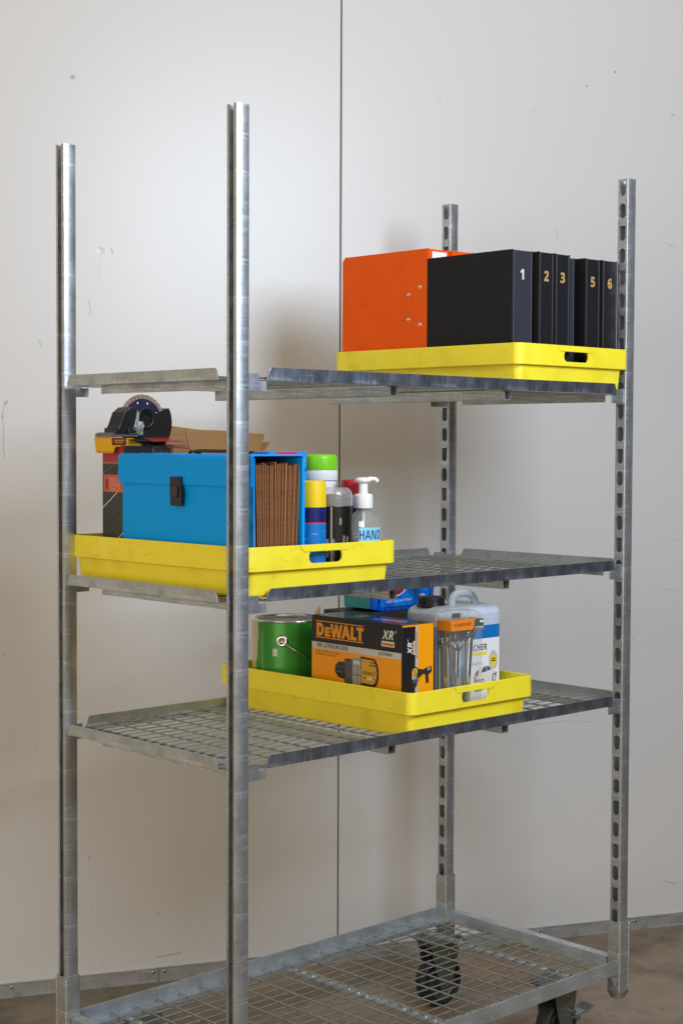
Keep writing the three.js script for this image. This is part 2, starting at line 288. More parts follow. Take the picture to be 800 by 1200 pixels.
{ // deck
  const x0 = PX + 0.0035, x1 = LX - PX - 0.0035, a = [];
  a.push(rlim(x0, x1, 0.168, RAIL, -0.003, 0, 0.0009), lim(x0, x1, 0.168, 0.1708, -0.036, -0.003));
  a.push(rlim(x0, x1, 0.168, RAIL, -WZ, -WZ + 0.003, 0.0009), lim(x0, x1, 0.168, 0.1708, -WZ + 0.003, -WZ + 0.036));
  const tubeZ = (x) => [lim(x, x + 0.025, RAIL - 0.003, RAIL - 0.0004, -WZ + 0.034, -0.034), lim(x, x + 0.003, 0.172, RAIL - 0.003, -WZ + 0.034, -0.034), lim(x + 0.022, x + 0.025, 0.172, RAIL - 0.003, -WZ + 0.034, -0.034)];
  a.push(...tubeZ(LX - PX - 0.004), ...tubeZ(PX - 0.021));
  for (const x of [0.13, 0.595, 1.025]) a.push(lim(x, x + 0.026, 0.1668, 0.1704, -WZ + 0.036, -0.036));
  for (const x of [0.13, 0.595, 1.025]) for (let k = 0; k < 17; k++) a.push(T(new THREE.IcosahedronGeometry(0.0034, 1), x + 0.013 + rr(-0.004, 0.004), 0.1712, -0.05 - k * 0.029 + rr(-0.003, 0.003)));
  const deck = mesh('deck_frame', a, M.galvDeck, trolley);
  for (let k = 0; k < 18; k++) wire(deck, 'z', WZ - 0.008, 0.068 + k * 0.0602, 0.1764, -WZ / 2, 0.0019);
  for (let k = 0; k < 17; k++) wire(deck, 'x', x1 - x0 - 0.004, LX / 2, 0.1733, -0.028 - k * 0.0318, 0.0017);
  // casters
  for (const [x, z, nr] of [[1.0, -0.075, 0], [1.035, -0.47, 1], [0.165, -0.075, 0], [0.165, -0.475, 1]]) {
    const c = [], fork = poly([[-0.045, 0.05], [0.045, 0.05], [0.04, 0.012], [0.02, -0.062], [-0.012, -0.068], [-0.03, -0.02]]);
    const hole = new THREE.Path(); hole.absellipse(0.012, 0.018, 0.005, 0.004, 0, Math.PI * 2); fork.holes.push(hole);
    for (const s of [-1, 1]) c.push(T(ext(fork, 0.003, 0.0005), 0, 0.115, s * 0.026 - 0.0015));
    c.push(rbox(0.092, 0.005, 0.058, 0.002, 0, 0.1565, 0), rbox(0.1, 0.004, 0.09, 0.0015, 0, 0.1647, 0), cyl(0.03, 0.034, 0.008, 24, 0, 0.161, 0));
    for (const sx of [-1, 1]) for (const sz of [-1, 1]) c.push(cyl(0.006, 0.006, 0.007, 6, sx * 0.038, 0.17, sz * 0.034), cyl(0.009, 0.009, 0.0015, 14, sx * 0.038, 0.1672, sz * 0.034));
    c.push(T(cyl(0.007, 0.007, 0.066, 12), 0, 0.0625, 0, Math.PI / 2), T(cyl(0.011, 0.011, 0.007, 6), 0, 0.0625, 0.031, Math.PI / 2));
    const m = mesh('caster', c, M.zincDull, trolley); m.position.set(x, 0, z); m.rotation.y = nr ? -0.12 : 0.1;
    mesh('tyre', T(lathe([[0.046, -0.017], [0.058, -0.0175], [0.0618, -0.012], [0.0625, 0], [0.0618, 0.012], [0.058, 0.0175], [0.046, 0.017], [0.046, -0.017]], 48), 0, 0.0625, 0, Math.PI / 2), M.rubber, m);
    mesh('wheel_hub', T(lathe([[0.006, -0.02], [0.014, -0.02], [0.016, -0.008], [0.036, -0.007], [0.04, -0.0165], [0.0459, -0.0165], [0.0459, 0.0165], [0.04, 0.0165], [0.036, 0.007], [0.016, 0.008], [0.014, 0.02], [0.006, 0.02]], 40), 0, 0.0625, 0, Math.PI / 2), std({ color: lin(0.05, 0.05, 0.052), roughness: 0.4, metalness: 0.1 }), m);
    if (!nr) mesh('brake_pedal', [rbox(0.05, 0.003, 0.03, 0.0012, 0.06, 0.083, 0.018), T(rbox(0.03, 0.003, 0.036, 0.0012), 0.09, 0.087, 0.018, 0, 0, 0.3), T(cyl(0.006, 0.006, 0.02, 6), 0.026, 0.083, 0.035, Math.PI / 2), T(cyl(0.005, 0.005, 0.014, 6), 0.018, 0.098, 0.033, Math.PI / 2)], M.zinc, m);
  }
}
function lipShape(len, h, c = 0.009) {
  const s = new THREE.Shape(); s.moveTo(0, 0); s.lineTo(len, 0); s.quadraticCurveTo(len - c * 0.35, h * 0.7, len - c, h); s.lineTo(c, h); s.quadraticCurveTo(c * 0.35, h * 0.7, 0, 0); return s;
}
function makeShelf(y, tilt) {
  const hooks = [], a = [], lx0 = 0.0705, lx1 = 1.0995, lz0 = -0.523, lz1 = -0.047, t = 0.0016, e = -0.0033;
  const longLip = T(ext(lipShape(lx1 - lx0, 0.0235), t, 0.0004), lx0, 0, -t, 0.05);
  const longBack = T(ext(lipShape(lx1 - lx0, 0.0235), t, 0.0004), lx0, 0, -WZ - 0.001, -0.05);
  const endL = T(ext(lipShape(lz1 - lz0, 0.0215), t, 0.0004), e, 0, lz1, 0, Math.PI / 2, 0);
  const endR = T(ext(lipShape(lz1 - lz0, 0.0215), t, 0.0004), LX - e - t, 0, lz1, 0, Math.PI / 2, 0);
  // flanges the mesh lies on
  a.push(endL, endR);
  a.push(lim(lx0 + 0.002, lx1 - 0.002, 0.0002, 0.0018, -0.03, -0.0012), lim(lx0 + 0.002, lx1 - 0.002, 0.0002, 0.0018, -WZ + 0.0012, -WZ + 0.03));
  a.push(lim(e + 0.001, 0.055, 0.0002, 0.0018, lz0 + 0.003, lz1 - 0.003), lim(LX - 0.055, LX - e - 0.001, 0.0002, 0.0018, lz0 + 0.003, lz1 - 0.003));
  a.push(lim(0.055, lx0 + 0.002, 0.0002, 0.0018, -WZ + 0.006, -0.006), lim(lx1 - 0.002, LX - 0.055, 0.0002, 0.0018, -WZ + 0.006, -0.006));
  // downturned end strips
  a.push(lim(0.03, 0.032, -0.0165, 0, lz0 + 0.07, lz1 + 0.012), lim(LX - 0.032, LX - 0.03, -0.0165, 0, lz0 + 0.03, lz1 - 0.01));
  // hook plates at the four corners
  const hk = poly([[0.0005, -0.02], [0.043, -0.02], [0.043, -0.002], [0.026, -0.002], [0.026, 0.012], [0.0005, 0.012]]), hkM = poly([[-0.0005, -0.02], [-0.0005, 0.012], [-0.026, 0.012], [-0.026, -0.002], [-0.043, -0.002], [-0.043, -0.02]]);
  for (const sx of [0, 1]) for (const sz of [0, 1]) {
    const g = ext(sx ? hkM : hk, 0.0022, 0.0004);
    const hook = [];
    hook.push(T(g, sx ? LX - PX - 0.0005 : PX + 0.0005, 0, sz ? -WZ + 0.0055 : -0.0075));
    hook.push(lim(...(sx ? [LX - PX - 0.0022, LX - PX + 0.0165] : [PX - 0.0165, PX + 0.0022]), -0.02, 0.012, ...(sz ? [-WZ + 0.0075, -WZ + 0.0195] : [-0.0195, -0.0075])));
    hooks.push(hook);
  }
  const s = mesh('shelf', a, M.galvDull, trolley); s.position.set(0, y, 0); s.rotation.z = tilt;
  for (const h of hooks) mesh('hook', h, M.galv, s);
  mesh('front_lip', longLip, M.galvLip, s); mesh('back_lip', longBack, M.galvDull, s);
  const sq = rrectShape(0.02, 0.02, 0.0015); sq.holes.push(rrectShape(0.0165, 0.0165, 0.001));
  for (const x of [0.41, 0.748]) mesh('cross_beam', T(ext(sq, WZ - 0.03), x, -0.0105, -WZ + 0.013), M.galvDull, s);
  for (let k = 0; k < 18; k++) wire(s, 'z', WZ - 0.006, 0.068 + k * 0.0602, 0.0036, -WZ / 2, 0.0018);
  for (let k = 0; k < 18; k++) wire(s, 'x', LX - 0.012, LX / 2, 0.0062, -0.03 - k * 0.0298, 0.0013);
}
makeShelf(SH[0], 0); makeShelf(SH[1], 0.0028); makeShelf(SH[2], 0);
// ------------------------------------------------------------------ yellow trays
function makeTray(w, d) {
  const h = 0.0915, ins = 0.0105, led = 0.047, ev = new Evaluator(); ev.attributes = ['position', 'normal', 'uv']; ev.useGroups = false;
  const ring = (W, D, r, t, y0, y1, b) => { const s = rrectShape(W, D, r); s.holes.push(rrectShape(W - 2 * t, D - 2 * t, Math.max(0.002, r - t))); return extUp(s, y0, y1, b, 6); };
  const rim = ring(w, d, 0.018, 0.0036, led, h, 0.0011);
  let b = new Brush(planarUV(rim));
  const slot = ext(rrectShape(0.084, 0.0235, 0.0105), d + 0.1, 0, 8); T(slot, 0, 0.0685, -d / 2 - 0.05);
  b.updateMatrixWorld(); const c = new Brush(planarUV(slot)); c.updateMatrixWorld();
  const cut = ev.evaluate(b, c, SUBTRACTION).geometry;
  const low = ring(w - 2 * ins, d - 2 * ins, 0.015, 0.003, 0.003, led + 0.001, 0.0008); { const p = low.attributes.position; for (let i = 0; i < p.count; i++) { const k = 1 - 0.022 * (1 - p.getY(i) / led); p.setX(i, p.getX(i) * k); p.setZ(i, p.getZ(i) * (1 - 0.014 * (1 - p.getY(i) / led))); } }
  const ledge = ring(w - 0.004, d - 0.004, 0.016, ins + 0.0015, led - 0.0005, led + 0.0026, 0.0006);
  const bottom = extUp(rrectShape(w - 2 * ins - 0.012, d - 2 * ins - 0.012, 0.012), 0, 0.0032, 0.0008, 6);
  const grip = []; for (const s of [1, -1]) { const g = ext(poly([[-0.066, 0.0], [0.066, 0.0], [0.056, -0.0125], [-0.056, -0.0125]]), 0.0022, 0.0008); grip.push(T(g, 0, h - 0.0006, s > 0 ? d / 2 - 0.001 : -d / 2 - 0.0012)); }
  return { rim: [cut, ledge], body: [low, bottom], grip };
}
const TG = makeTray(0.38, 0.562);
function placeTray(x, y, z, turn, label, long = 1) {
  const t = thing('plastic_tray', label, 'plastic tray', [x, y, z], turn, 'yellow plastic trays on the trolley shelves'); t.scale.z = long;
  mesh('rim', TG.rim.map((g) => g.clone()), M.yellow, t); mesh('tray_body', TG.body.map((g) => g.clone()), M.yellow, t);
  for (const g of TG.grip) mesh('handle_lip', g.clone(), M.yellow, t);
  const dx = rnd(), dy = rnd();   // the wear differs from tray to tray
  t.children.forEach((m) => { const uv = m.geometry.attributes.uv; for (let i = 0; i < uv.count; i++) uv.setXY(i, uv.getX(i) + dx, uv.getY(i) + dy); });
  return t;
}
const Y1 = SH[0] + 0.0078, Y2 = SH[1] + 0.0078, Y3 = SH[2] + 0.0078;
placeTray(0.62, Y1, -0.283, 0.012, 'yellow plastic tray on the lowest mesh shelf, holding the orange and black tool carton', 1.045);
placeTray(0.214, Y2, -0.279, 0, 'yellow plastic tray on the middle shelf, holding the blue file box and the bottles');
placeTray(0.943, Y3, -0.272, 0, 'yellow plastic tray on the top shelf, holding orange and black ring binders');
const B1 = Y1 + 0.0035, B2 = Y2 + 0.0035, B3 = Y3 + 0.0035;

// flat print on a face: a sheet of ink 0.4 mm proud
function print(name, w, h, tex, parent, x, y, z, ry = 0, rx = 0, extra = {}) {
  const g = new THREE.PlaneGeometry(w, h); T(g, x, y, z, rx, ry, 0);
  return mesh(name, g, std({ map: tex, roughness: 0.45, ...extra }), parent, true);
}

// ------------------------------------------------------------------ ring binders on the top shelf
const lowSpec = 0.45; const leather = dataTex(256, (u, v) => 0.5 + 0.5 * (fbm(u, v, 70, 70, 2, 131) - 0.5), false, 0.09);
const blackCover = phys({ color: lin(0.009, 0.0088, 0.0095), specularIntensity: lowSpec, roughness: 0.55, bumpMap: leather, bumpScale: 0.0012 });
const blackSpine = phys({ color: lin(0.011, 0.0115, 0.015), roughness: 0.36, bumpMap: leather, bumpScale: 0.00012 });
const bluishSpine = phys({ color: lin(0.03, 0.033, 0.047), roughness: 0.4, bumpMap: leather, bumpScale: 0.00012 });  // slightly lighter and bluer than the other spines
const orangeC = dataTex(256, (u, v) => { const a = fbm(u, v, 80, 80, 2, 137), b = fbm(u, v, 6, 6, 3, 139), k = 1 + 0.06 * (a - 0.5) + 0.06 * (b - 0.5); return [0.9 * k, 0.34 * k, 0.0]; }, true, 0.2);
const orangeM = phys({ map: orangeC, roughness: 0.55, specularIntensity: 0.4 });
const paper = std({ color: lin(0.75, 0.74, 0.7), roughness: 0.8 });
const silver = std({ color: lin(0.75, 0.75, 0.73), metalness: 1, roughness: 0.25 });
// origin at the foot of the front left corner: spine towards +z, covers running back
function binder(name, label, pos, turn, w, h, d, coverM, spineM, opt = {}) {
  const b = thing(name, label, 'ring binder', pos, turn, opt.group);
  const cover = (x) => { const s = poly([[0, 0], [-d, 0], [-d, h - 0.008], [-d + 0.008, h], [0, h]]); return T(ext(s, 0.0026, 0.0006), x + 0.0026, 0, 0, 0, -Math.PI / 2, 0); };
  const co = []; for (const x of [0, w - 0.0026]) { const g = T(ext(poly([[0, 0], [d - 0.003, 0], [d, 0.003], [d, h - 0.009], [d - 0.009, h], [0, h]]), 0.0024, 0.0006), x, 0, 0, 0, Math.PI / 2, 0); co.push(g); }
  mesh('front_cover', co[0], coverM, b); mesh('back_cover', co[1], coverM, b);
  mesh('spine', [rlim(0.0025, w - 0.0027, 0.0005, h - 0.0008, -0.0032, -0.0004, 0.001)], spineM, b);
  for (const x of [0.0035, w - 0.0055]) mesh('hinge_ridge', T(new THREE.CapsuleGeometry(0.0014, h - 0.006, 3, 8), x + 0.001, h / 2, -0.0002), spineM, b);
  if (opt.pages !== 0) mesh('paper_stack', lim(0.004, w - 0.005, 0.006, h - 0.022, -d + 0.02, -0.018), paper, b);
  if (opt.number) {
    const tex = canvasTex(128, 128, (c) => { c.fillStyle = opt.bg || '#1f2024'; c.fillRect(0, 0, 128, 128); c.font = 'bold 112px sans-serif'; c.textAlign = 'center'; c.fillStyle = opt.ink; c.fillText(opt.number, 64, 106); c.lineWidth = 5; c.strokeStyle = opt.ink; c.strokeText(opt.number, 64, 106); });
    const alpha = canvasTex(128, 128, (c) => { c.fillStyle = '#000'; c.fillRect(0, 0, 128, 128); c.font = 'bold 112px sans-serif'; c.textAlign = 'center'; c.fillStyle = '#fff'; c.strokeStyle = '#fff'; c.lineWidth = 5; c.fillText(opt.number, 64, 106); c.strokeText(opt.number, 64, 106); });
    alpha.colorSpace = THREE.NoColorSpace;
    const g = new THREE.PlaneGeometry(0.034, 0.034); T(g, w / 2, h - 0.05, 0.0002);
    mesh('number', g, std({ map: tex, alphaMap: alpha, alphaTest: 0.5, roughness: 0.3, metalness: 0.35 }), b, true);
  }
  return b;
}
const gold = '#d9b070';
const HB = 0.286;
binder('ring_binder', 'wide black ring binder numbered 1 on its spine, leftmost of the black binders', [0.777, B3, -0.032], -0.02, 0.065, HB, 0.272, blackCover, bluishSpine, { number: '1', ink: '#f6f1e6' });
binder('ring_binder', 'black ring binder numbered 2 on its spine, beside the wide one', [0.849, B3, -0.02], 0, 0.051, HB, 0.26, blackCover, blackSpine, { number: '2', ink: gold });
binder('ring_binder', 'black ring binder numbered 3 on its spine, in the middle of the row', [0.902, B3, -0.018], 0, 0.05, HB, 0.26, blackCover, blackSpine, { number: '3', ink: gold });
binder('ring_binder', 'black ring binder set back in the row, its spine number hidden by binder 3', [0.957, B3, -0.05], -0.04, 0.05, HB, 0.255, blackCover, bluishSpine, {});
binder('ring_binder', 'black ring binder numbered 5 on its spine', [1.016, B3, -0.026], 0, 0.053, HB, 0.26, blackCover, blackSpine, { number: '5', ink: gold });
binder('ring_binder', 'black ring binder numbered 6 on its spine, rightmost next to the post', [1.072, B3, -0.022], 0, 0.053, HB, 0.26, blackCover, blackSpine, { number: '6', ink: gold });
for (const [label, pos, turn, lab] of [
  ['orange lever arch file with a white spine label, behind the black binders', [0.782, B3, -0.279], 0, 1],
  ['second orange lever arch file, mostly hidden behind binder 1', [0.851, B3, -0.268], 0, 0]]) {
  const b = binder('lever_arch_file', label, pos, turn, 0.066, 0.309, 0.275, orangeM, orangeM, { pages: 1 });
  if (lab) mesh('spine_label', T(new THREE.PlaneGeometry(0.047, 0.19), 0.035, 0.309 - 0.006 - 0.095, 0.0006), std({ color: lin(0.78, 0.78, 0.8), roughness: 0.6 }), b);
  for (const [y, z] of [[0.21, -0.06], [0.155, -0.06], [0.225, -0.025], [0.142, -0.025]]) mesh('rivet', T(new THREE.TorusGeometry(0.0034, 0.0012, 6, 16), -0.0008, y, z, 0, Math.PI / 2), silver, b);
}

// ------------------------------------------------------------------ middle shelf: file box
{
  const f = thing('file_box', 'bright blue plastic file box with black latch and brown accordion pockets', 'file box', [0.05, B2, -0.41]);
  const blueT = canvasTex(1024, 1024, (c, w, h) => { c.fillStyle = '#009ef6'; c.fillRect(0, 0, w, h); for (let i = 0; i < 14000; i++) { c.fillStyle = `rgba(${rnd() < 0.5 ? '0,110,190' : '60,190,255'},${0.06 + 0.1 * rnd()})`; c.fillRect(rnd() * w, rnd() * h, 1 + rnd() * 3, 1 + rnd() * 3); } for (let i = 0; i < 190; i++) { c.strokeStyle = `rgba(${rnd() < 0.6 ? '170,225,255' : '0,70,130'},${0.08 + 0.3 * rnd() ** 2})`; c.lineWidth = 0.7 + rnd() * 1.3; const x = rnd() * w, y = rnd() * h, a = rnd() * 6.3, l = 6 + rnd() * 60; c.beginPath(); c.moveTo(x, y); c.quadraticCurveTo(x + Math.cos(a) * l * 0.5 + rr(-6, 6), y + Math.sin(a) * l * 0.5, x + Math.cos(a) * l, y + Math.sin(a) * l); c.stroke(); } });
  blueT.wrapS = blueT.wrapT = THREE.RepeatWrapping; blueT.repeat.set(2.4, 2.4);
  const blue = phys({ map: blueT, specularIntensity: 0.35, roughness: 0.5, bumpMap: leather, bumpScale: 0.00015 });
  const h = 0.2535, d = 0.402, w = 0.1215, lid = 0.058;
  mesh('side_panel', rlim(0, 0.003, 0, h - 0.006, 0, d - 0.004, 0.0012), blue, f);
  mesh('side_panel', rlim(w - 0.004, w, 0, h - 0.006, 0, d - 0.004, 0.0012), blue, f);
  mesh('bottom_panel', rlim(0.003, w - 0.004, 0, 0.003, 0, d - 0.004, 0.001), blue, f);
  { // lid: bent over the top, hanging down outside on the left and right
    const s = new THREE.Shape(), r = 0.009, o = -0.0045, e = w + 0.0032, t = 0.0028;
    s.moveTo(o, h - lid); s.lineTo(o, h - r); s.absarc(o + r, h - r, r, Math.PI, Math.PI / 2, true); s.lineTo(e - r, h); s.absarc(e - r, h - r, r, Math.PI / 2, 0, true); s.lineTo(e, 0.03); s.lineTo(e - t, 0.03); s.lineTo(e - t, h - r); s.absarc(e - r, h - r, r - t, 0, Math.PI / 2); s.lineTo(o + r, h - t); s.absarc(o + r, h - r, r - t, Math.PI / 2, Math.PI); s.lineTo(o + t, h - lid);
    mesh('lid', T(ext(s, d + 0.0025, 0.0004), 0, 0, -0.008), blue, f);
  }
  const lat = mesh('latch', [T(ext(poly([[-0.016, 0.027], [0.016, 0.027], [0.017, 0.005], [0.0205, 0.003], [0.0185, -0.028], [-0.0145, -0.028], [-0.016, 0.0]]), 0.004, 0.0012), 0, 0, 0)], std({ color: lin(0.012, 0.012, 0.012), roughness: 0.38 }), f);
  lat.position.set(-0.006, h - 0.07, 0.182); lat.rotation.y = -Math.PI / 2;
  mesh('latch_button', [rbox(0.018, 0.02, 0.005, 0.0015, 0.001, -0.001, 0.006), rbox(0.02, 0.003, 0.003, 0.001, 0.001, 0.022, 0.0055)], std({ color: lin(0.02, 0.02, 0.02), roughness: 0.3 }), lat);
  const n = 21;
  const brownC = dataTex(128, (u, v) => { const k = 1 + 0.2 * (fbm(u, v, 5, 50, 3, 151) - 0.5); return [0.64 * k, 0.44 * k, 0.29 * k]; }, true, 0.1);
  const br = std({ map: brownC, roughness: 0.85 });
  for (let k = 0; k < n; k++) {
    const x = 0.006 + k * (w - 0.0135) / (n - 1), fan = (k / (n - 1) - 0.45) * 0.012, hh = h - 0.017 - rr(0, 0.007) - 0.003 * Math.abs(k - 10) / 10;
    const p = mesh('divider', lim(-0.0009, 0.0009, 0, hh, 0.02, d - 0.012 - rr(0, 0.004)), br, f); p.position.set(x - fan, 0.004, 0); p.rotation.z = -fan / hh * 1.6 + rr(-0.003, 0.003);
    if (k < n - 1) { const q = mesh('pocket_fold', lim(0.001, 0.004, 0, hh - 0.012, d - 0.03, d - 0.026), br, f); q.position.set(x - fan, 0.004, 0); q.rotation.z = -fan / hh * 1.6; }
  }
  mesh('carry_handle', [tube([[0.04, h + 0.001, 0.16], [0.042, h + 0.006, 0.18], [0.044, h + 0.0065, 0.25], [0.044, h + 0.0065, 0.3], [0.042, h + 0.005, 0.325], [0.04, h + 0.001, 0.34]], 0.0022, 30), rbox(0.02, 0.004, 0.17, 0.0018, 0.045, h + 0.0045, 0.25), cyl(0.007, 0.005, 0.007, 16, 0.042, h + 0.0035, 0.185), cyl(0.007, 0.005, 0.007, 16, 0.042, h + 0.0035, 0.318)], std({ color: lin(0.015, 0.015, 0.016), roughness: 0.4 }), f);
}
// battery tester carton with red band
{
  const W = 0.1, H = 0.268, D = 0.075;
  const b = thing('tester_carton', 'tall dark carton with red top band and slanted lines, left of the blue file box', 'carton', [0.064, B2, -0.498]);
  mesh('carton_body', rlim(0, W + 0.02, 0, H, 0, D, 0.001), std({ color: lin(0.02, 0.02, 0.02), roughness: 0.5 }), b);
  const side = canvasTex(256, 912, (c, w, h) => {
    c.fillStyle = '#3b3d3a'; c.fillRect(0, 0, w, h); c.fillStyle = '#b03634'; c.fillRect(0, 0, w, 112); c.fillStyle = '#9d8f74'; c.fillRect(0, 112, w, 7);
    c.fillStyle = '#22231f'; for (let y = 130; y < h; y += 36) for (let x = 8; x < w; x += 46) c.fillRect(x + ((y / 36) | 0) % 2 * 20, y - x * 0.35 + 60, 13, 9);
    c.strokeStyle = '#e8e4da'; c.lineWidth = 6; for (const y of [425, 745]) { c.beginPath(); c.moveTo(0, y); c.lineTo(w, y - 160); c.stroke(); }
    c.strokeStyle = '#1a1b18'; c.lineWidth = 6; c.beginPath(); c.moveTo(0, 565); c.lineTo(w, 420); c.stroke(); c.strokeStyle = '#8f8d86'; c.lineWidth = 3; c.beginPath(); c.moveTo(0, 190); c.lineTo(150, 118); c.stroke();
    c.fillStyle = '#c95b48'; c.fillRect(10, 195, w - 10, 120); c.fillStyle = '#7a2d25'; c.fillRect(38, 225, 26, 70); c.fillStyle = '#d98a78'; for (let y = 215; y < 300; y += 14) c.fillRect(80, y, 70 + ((y * 7) % 60), 7); c.fillRect(196, 230, 12, 70);
    c.fillStyle = '#cfc7bb'; for (const [x, y, ww] of [[36, 800, 22], [86, 790, 18], [104, 700, 14], [120, 740, 22], [160, 780, 18], [176, 830, 20]]) c.fillRect(x, y, ww, 912 - y);
  });
  print('side_print', D - 0.004, H - 0.002, side, b, -0.0005, H / 2, D / 2, -Math.PI / 2);
  const front = canvasTex(512, 160, (c, w, h) => { c.fillStyle = '#17181a'; c.fillRect(0, 0, w, h); c.fillStyle = '#d8d6cf'; c.font = 'bold 42px sans-serif'; c.fillText('Battery Tester', 16, 88); c.fillStyle = '#2a2326'; c.fillRect(300, 10, 205, 140); c.strokeStyle = '#c8c8c4'; c.lineWidth = 3; c.strokeRect(302, 12, 200, 130); c.fillStyle = '#a8a4a4'; for (let i = 0; i < 9; i++) c.fillRect(330 + i * 17, 52 + (i % 3) * 4, 11, 30); c.fillStyle = '#c33b36'; c.fillRect(0, 120, 290, 40); });
  print('front_print', W + 0.016, 0.037, front, b, (W + 0.02) / 2, H - 0.0195, D + 0.0005);
  const red = std({ color: lin(0.42, 0.03, 0.035), roughness: 0.4 }), blk = std({ color: lin(0.02, 0.025, 0.022), roughness: 0.35 });
  const flapAt = (x, y, w, k, left, right, tilt, roll) => {   // a folded lid flap, printed in two colours
    const f = mesh('flap', rbox(w * k, 0.0016, 0.034, 0.0006, w * k / 2, 0, 0), left, b); f.position.set(x, y, D - 0.012); f.rotation.set(tilt, 0, roll);
    mesh('flap_print', rbox(w * (1 - k), 0.0016, 0.034, 0.0006, w * (1 + k) / 2, 0, 0), right, f);
  };
  flapAt(0.02, H + 0.0125, 0.125, 0.36, blk, red, 0.2, 0); flapAt(0.05, H + 0.0015, 0.125, 0.44, blk, red, 0.2, -0.03);
}
// angle grinder on top of it
{
  const g = thing('angle_grinder', 'angle grinder with black guard and diamond disc, lying on the dark carton', 'angle grinder', [0.097, B2 + 0.265, -0.46]);
  const blk = std({ color: lin(0.014, 0.015, 0.013), roughness: 0.33, bumpMap: leather, bumpScale: 0.0003 }), yel = std({ color: lin(0.8, 0.42, 0.005), roughness: 0.42 }), cast = std({ color: lin(0.55, 0.55, 0.53), metalness: 0.5, roughness: 0.42, bumpMap: leather, bumpScale: 0.0006 });
  const redM = std({ color: lin(0.3, 0.02, 0.012), roughness: 0.4 });
  const bat = mesh('battery', T(ext(poly([[-0.056, 0.0], [-0.058, 0.014], [-0.054, 0.016], [0.004, 0.014], [0.05, -0.002], [0.03, -0.006], [-0.01, -0.002], [-0.044, -0.004], [-0.05, -0.016], [-0.054, -0.012]]), 0.052, 0.002), 0, 0.004, -0.03), yel, g);
  mesh('battery_top', T(ext(poly([[-0.057, 0], [-0.055, 0.007], [-0.048, 0.009], [0.01, 0.007], [0.012, 0]]), 0.05, 0.002), 0, 0.0205, -0.029), std({ color: lin(0.16, 0.15, 0.14), roughness: 0.4 }), bat);
  mesh('grip_strip', T(ext(poly([[0.0, 0.0125], [0.005, 0.0125], [0.05, -0.003], [0.04, -0.0045], [0.004, 0.004]]), 0.056, 0.001), 0, 0.006, -0.031), blk, bat);
  mesh('battery_label', rbox(0.034, 0.0145, 0.003, 0.0012, -0.037, 0.0115, 0.0245), redM, bat);
  const bl = canvasTex(128, 48, (c) => { c.fillStyle = '#64140e'; c.fillRect(0, 0, 128, 48); c.fillStyle = '#d9a21c'; c.fillRect(10, 8, 108, 12); c.fillRect(10, 27, 90, 12); c.fillStyle = '#64140e'; for (let i = 0; i < 9; i++) { c.fillRect(18 + i * 12, 8, 3, 12); c.fillRect(14 + i * 11, 27, 3, 12); } });
  print('label_print', 0.028, 0.0105, bl, bat, -0.037, 0.0115, 0.0263);
  mesh('gear_housing', [T(ext(poly([[-0.03, 0.0], [0.03, 0.0], [0.03, 0.012], [0.022, 0.018], [0.02, 0.03], [0.021, 0.044], [0.012, 0.056], [0.004, 0.056], [-0.006, 0.024], [-0.02, 0.014], [-0.03, 0.01]]), 0.026, 0.003), -0.004, 0.024, -0.008), rbox(0.013, 0.02, 0.012, 0.003, 0.015, 0.042, 0.022), T(cyl(0.024, 0.03, 0.01, 32), 0.0, 0.032, 0.006), T(cyl(0.0045, 0.0045, 0.006, 16), 0.015, 0.043, 0.029, Math.PI / 2), rbox(0.006, 0.04, 0.02, 0.002, 0.007, 0.052, 0.012)], cast, g);
  mesh('motor_cover', [T(ext(poly([[-0.042, 0.0], [-0.002, 0.0], [0.008, 0.03], [0.012, 0.052], [0.006, 0.055], [-0.008, 0.054], [-0.022, 0.044], [-0.032, 0.02], [-0.037, 0.012], [-0.042, 0.012]]), 0.036, 0.003), -0.004, 0.026, -0.012), rbox(0.02, 0.012, 0.012, 0.002, -0.01, 0.034, 0.028)], blk, g);
  // disc in the plane facing +z, its guard around the lower right
  const cx = 0.046, cy = 0.05, dz = -0.012;
  const purple = std({ color: lin(0.055, 0.05, 0.13), metalness: 0.5, roughness: 0.3 }), tan = std({ color: lin(0.4, 0.29, 0.2), roughness: 0.6, metalness: 0.2 });
  const ds = new THREE.Shape(); ds.absarc(0, 0, 0.0485, 0, Math.PI * 2); for (const a of [1.25, 1.85, 0.5, 2.6]) { const p = new THREE.Path(); p.absarc(Math.cos(a) * 0.041, Math.sin(a) * 0.041, 0.0026, 0, Math.PI * 2); ds.holes.push(p); }
  const disc = mesh('cutting_disc', ext(ds, 0.002, 0, 24), purple, g); disc.position.set(cx, cy, dz);
  for (let k = 0; k < 34; k++) { const a = k / 34 * Math.PI * 2, q = mesh('segment', rbox(0.0084, 0.0088, 0.0034, 0.0006), tan, disc); q.position.set(Math.cos(a) * 0.0527, Math.sin(a) * 0.0527, 0.001); q.rotation.z = a + Math.PI / 2; }
  const gu = new THREE.Shape(); gu.absarc(0, 0, 0.0625, -2.0, 0.5); gu.absarc(0, 0, 0.06, 0.5, -2.0, true);
  const plate = new THREE.Shape(); plate.absarc(0, 0, 0.0615, -2.0, 0.5); plate.lineTo(0.012, 0.016); plate.lineTo(-0.014, 0.01); plate.closePath();
  mesh('guard', [T(ext(gu, 0.036, 0.0006, 20), cx, cy, dz - 0.018), T(ext(plate, 0.0022, 0.0004, 20), cx, cy, dz + 0.016)], blk, g);
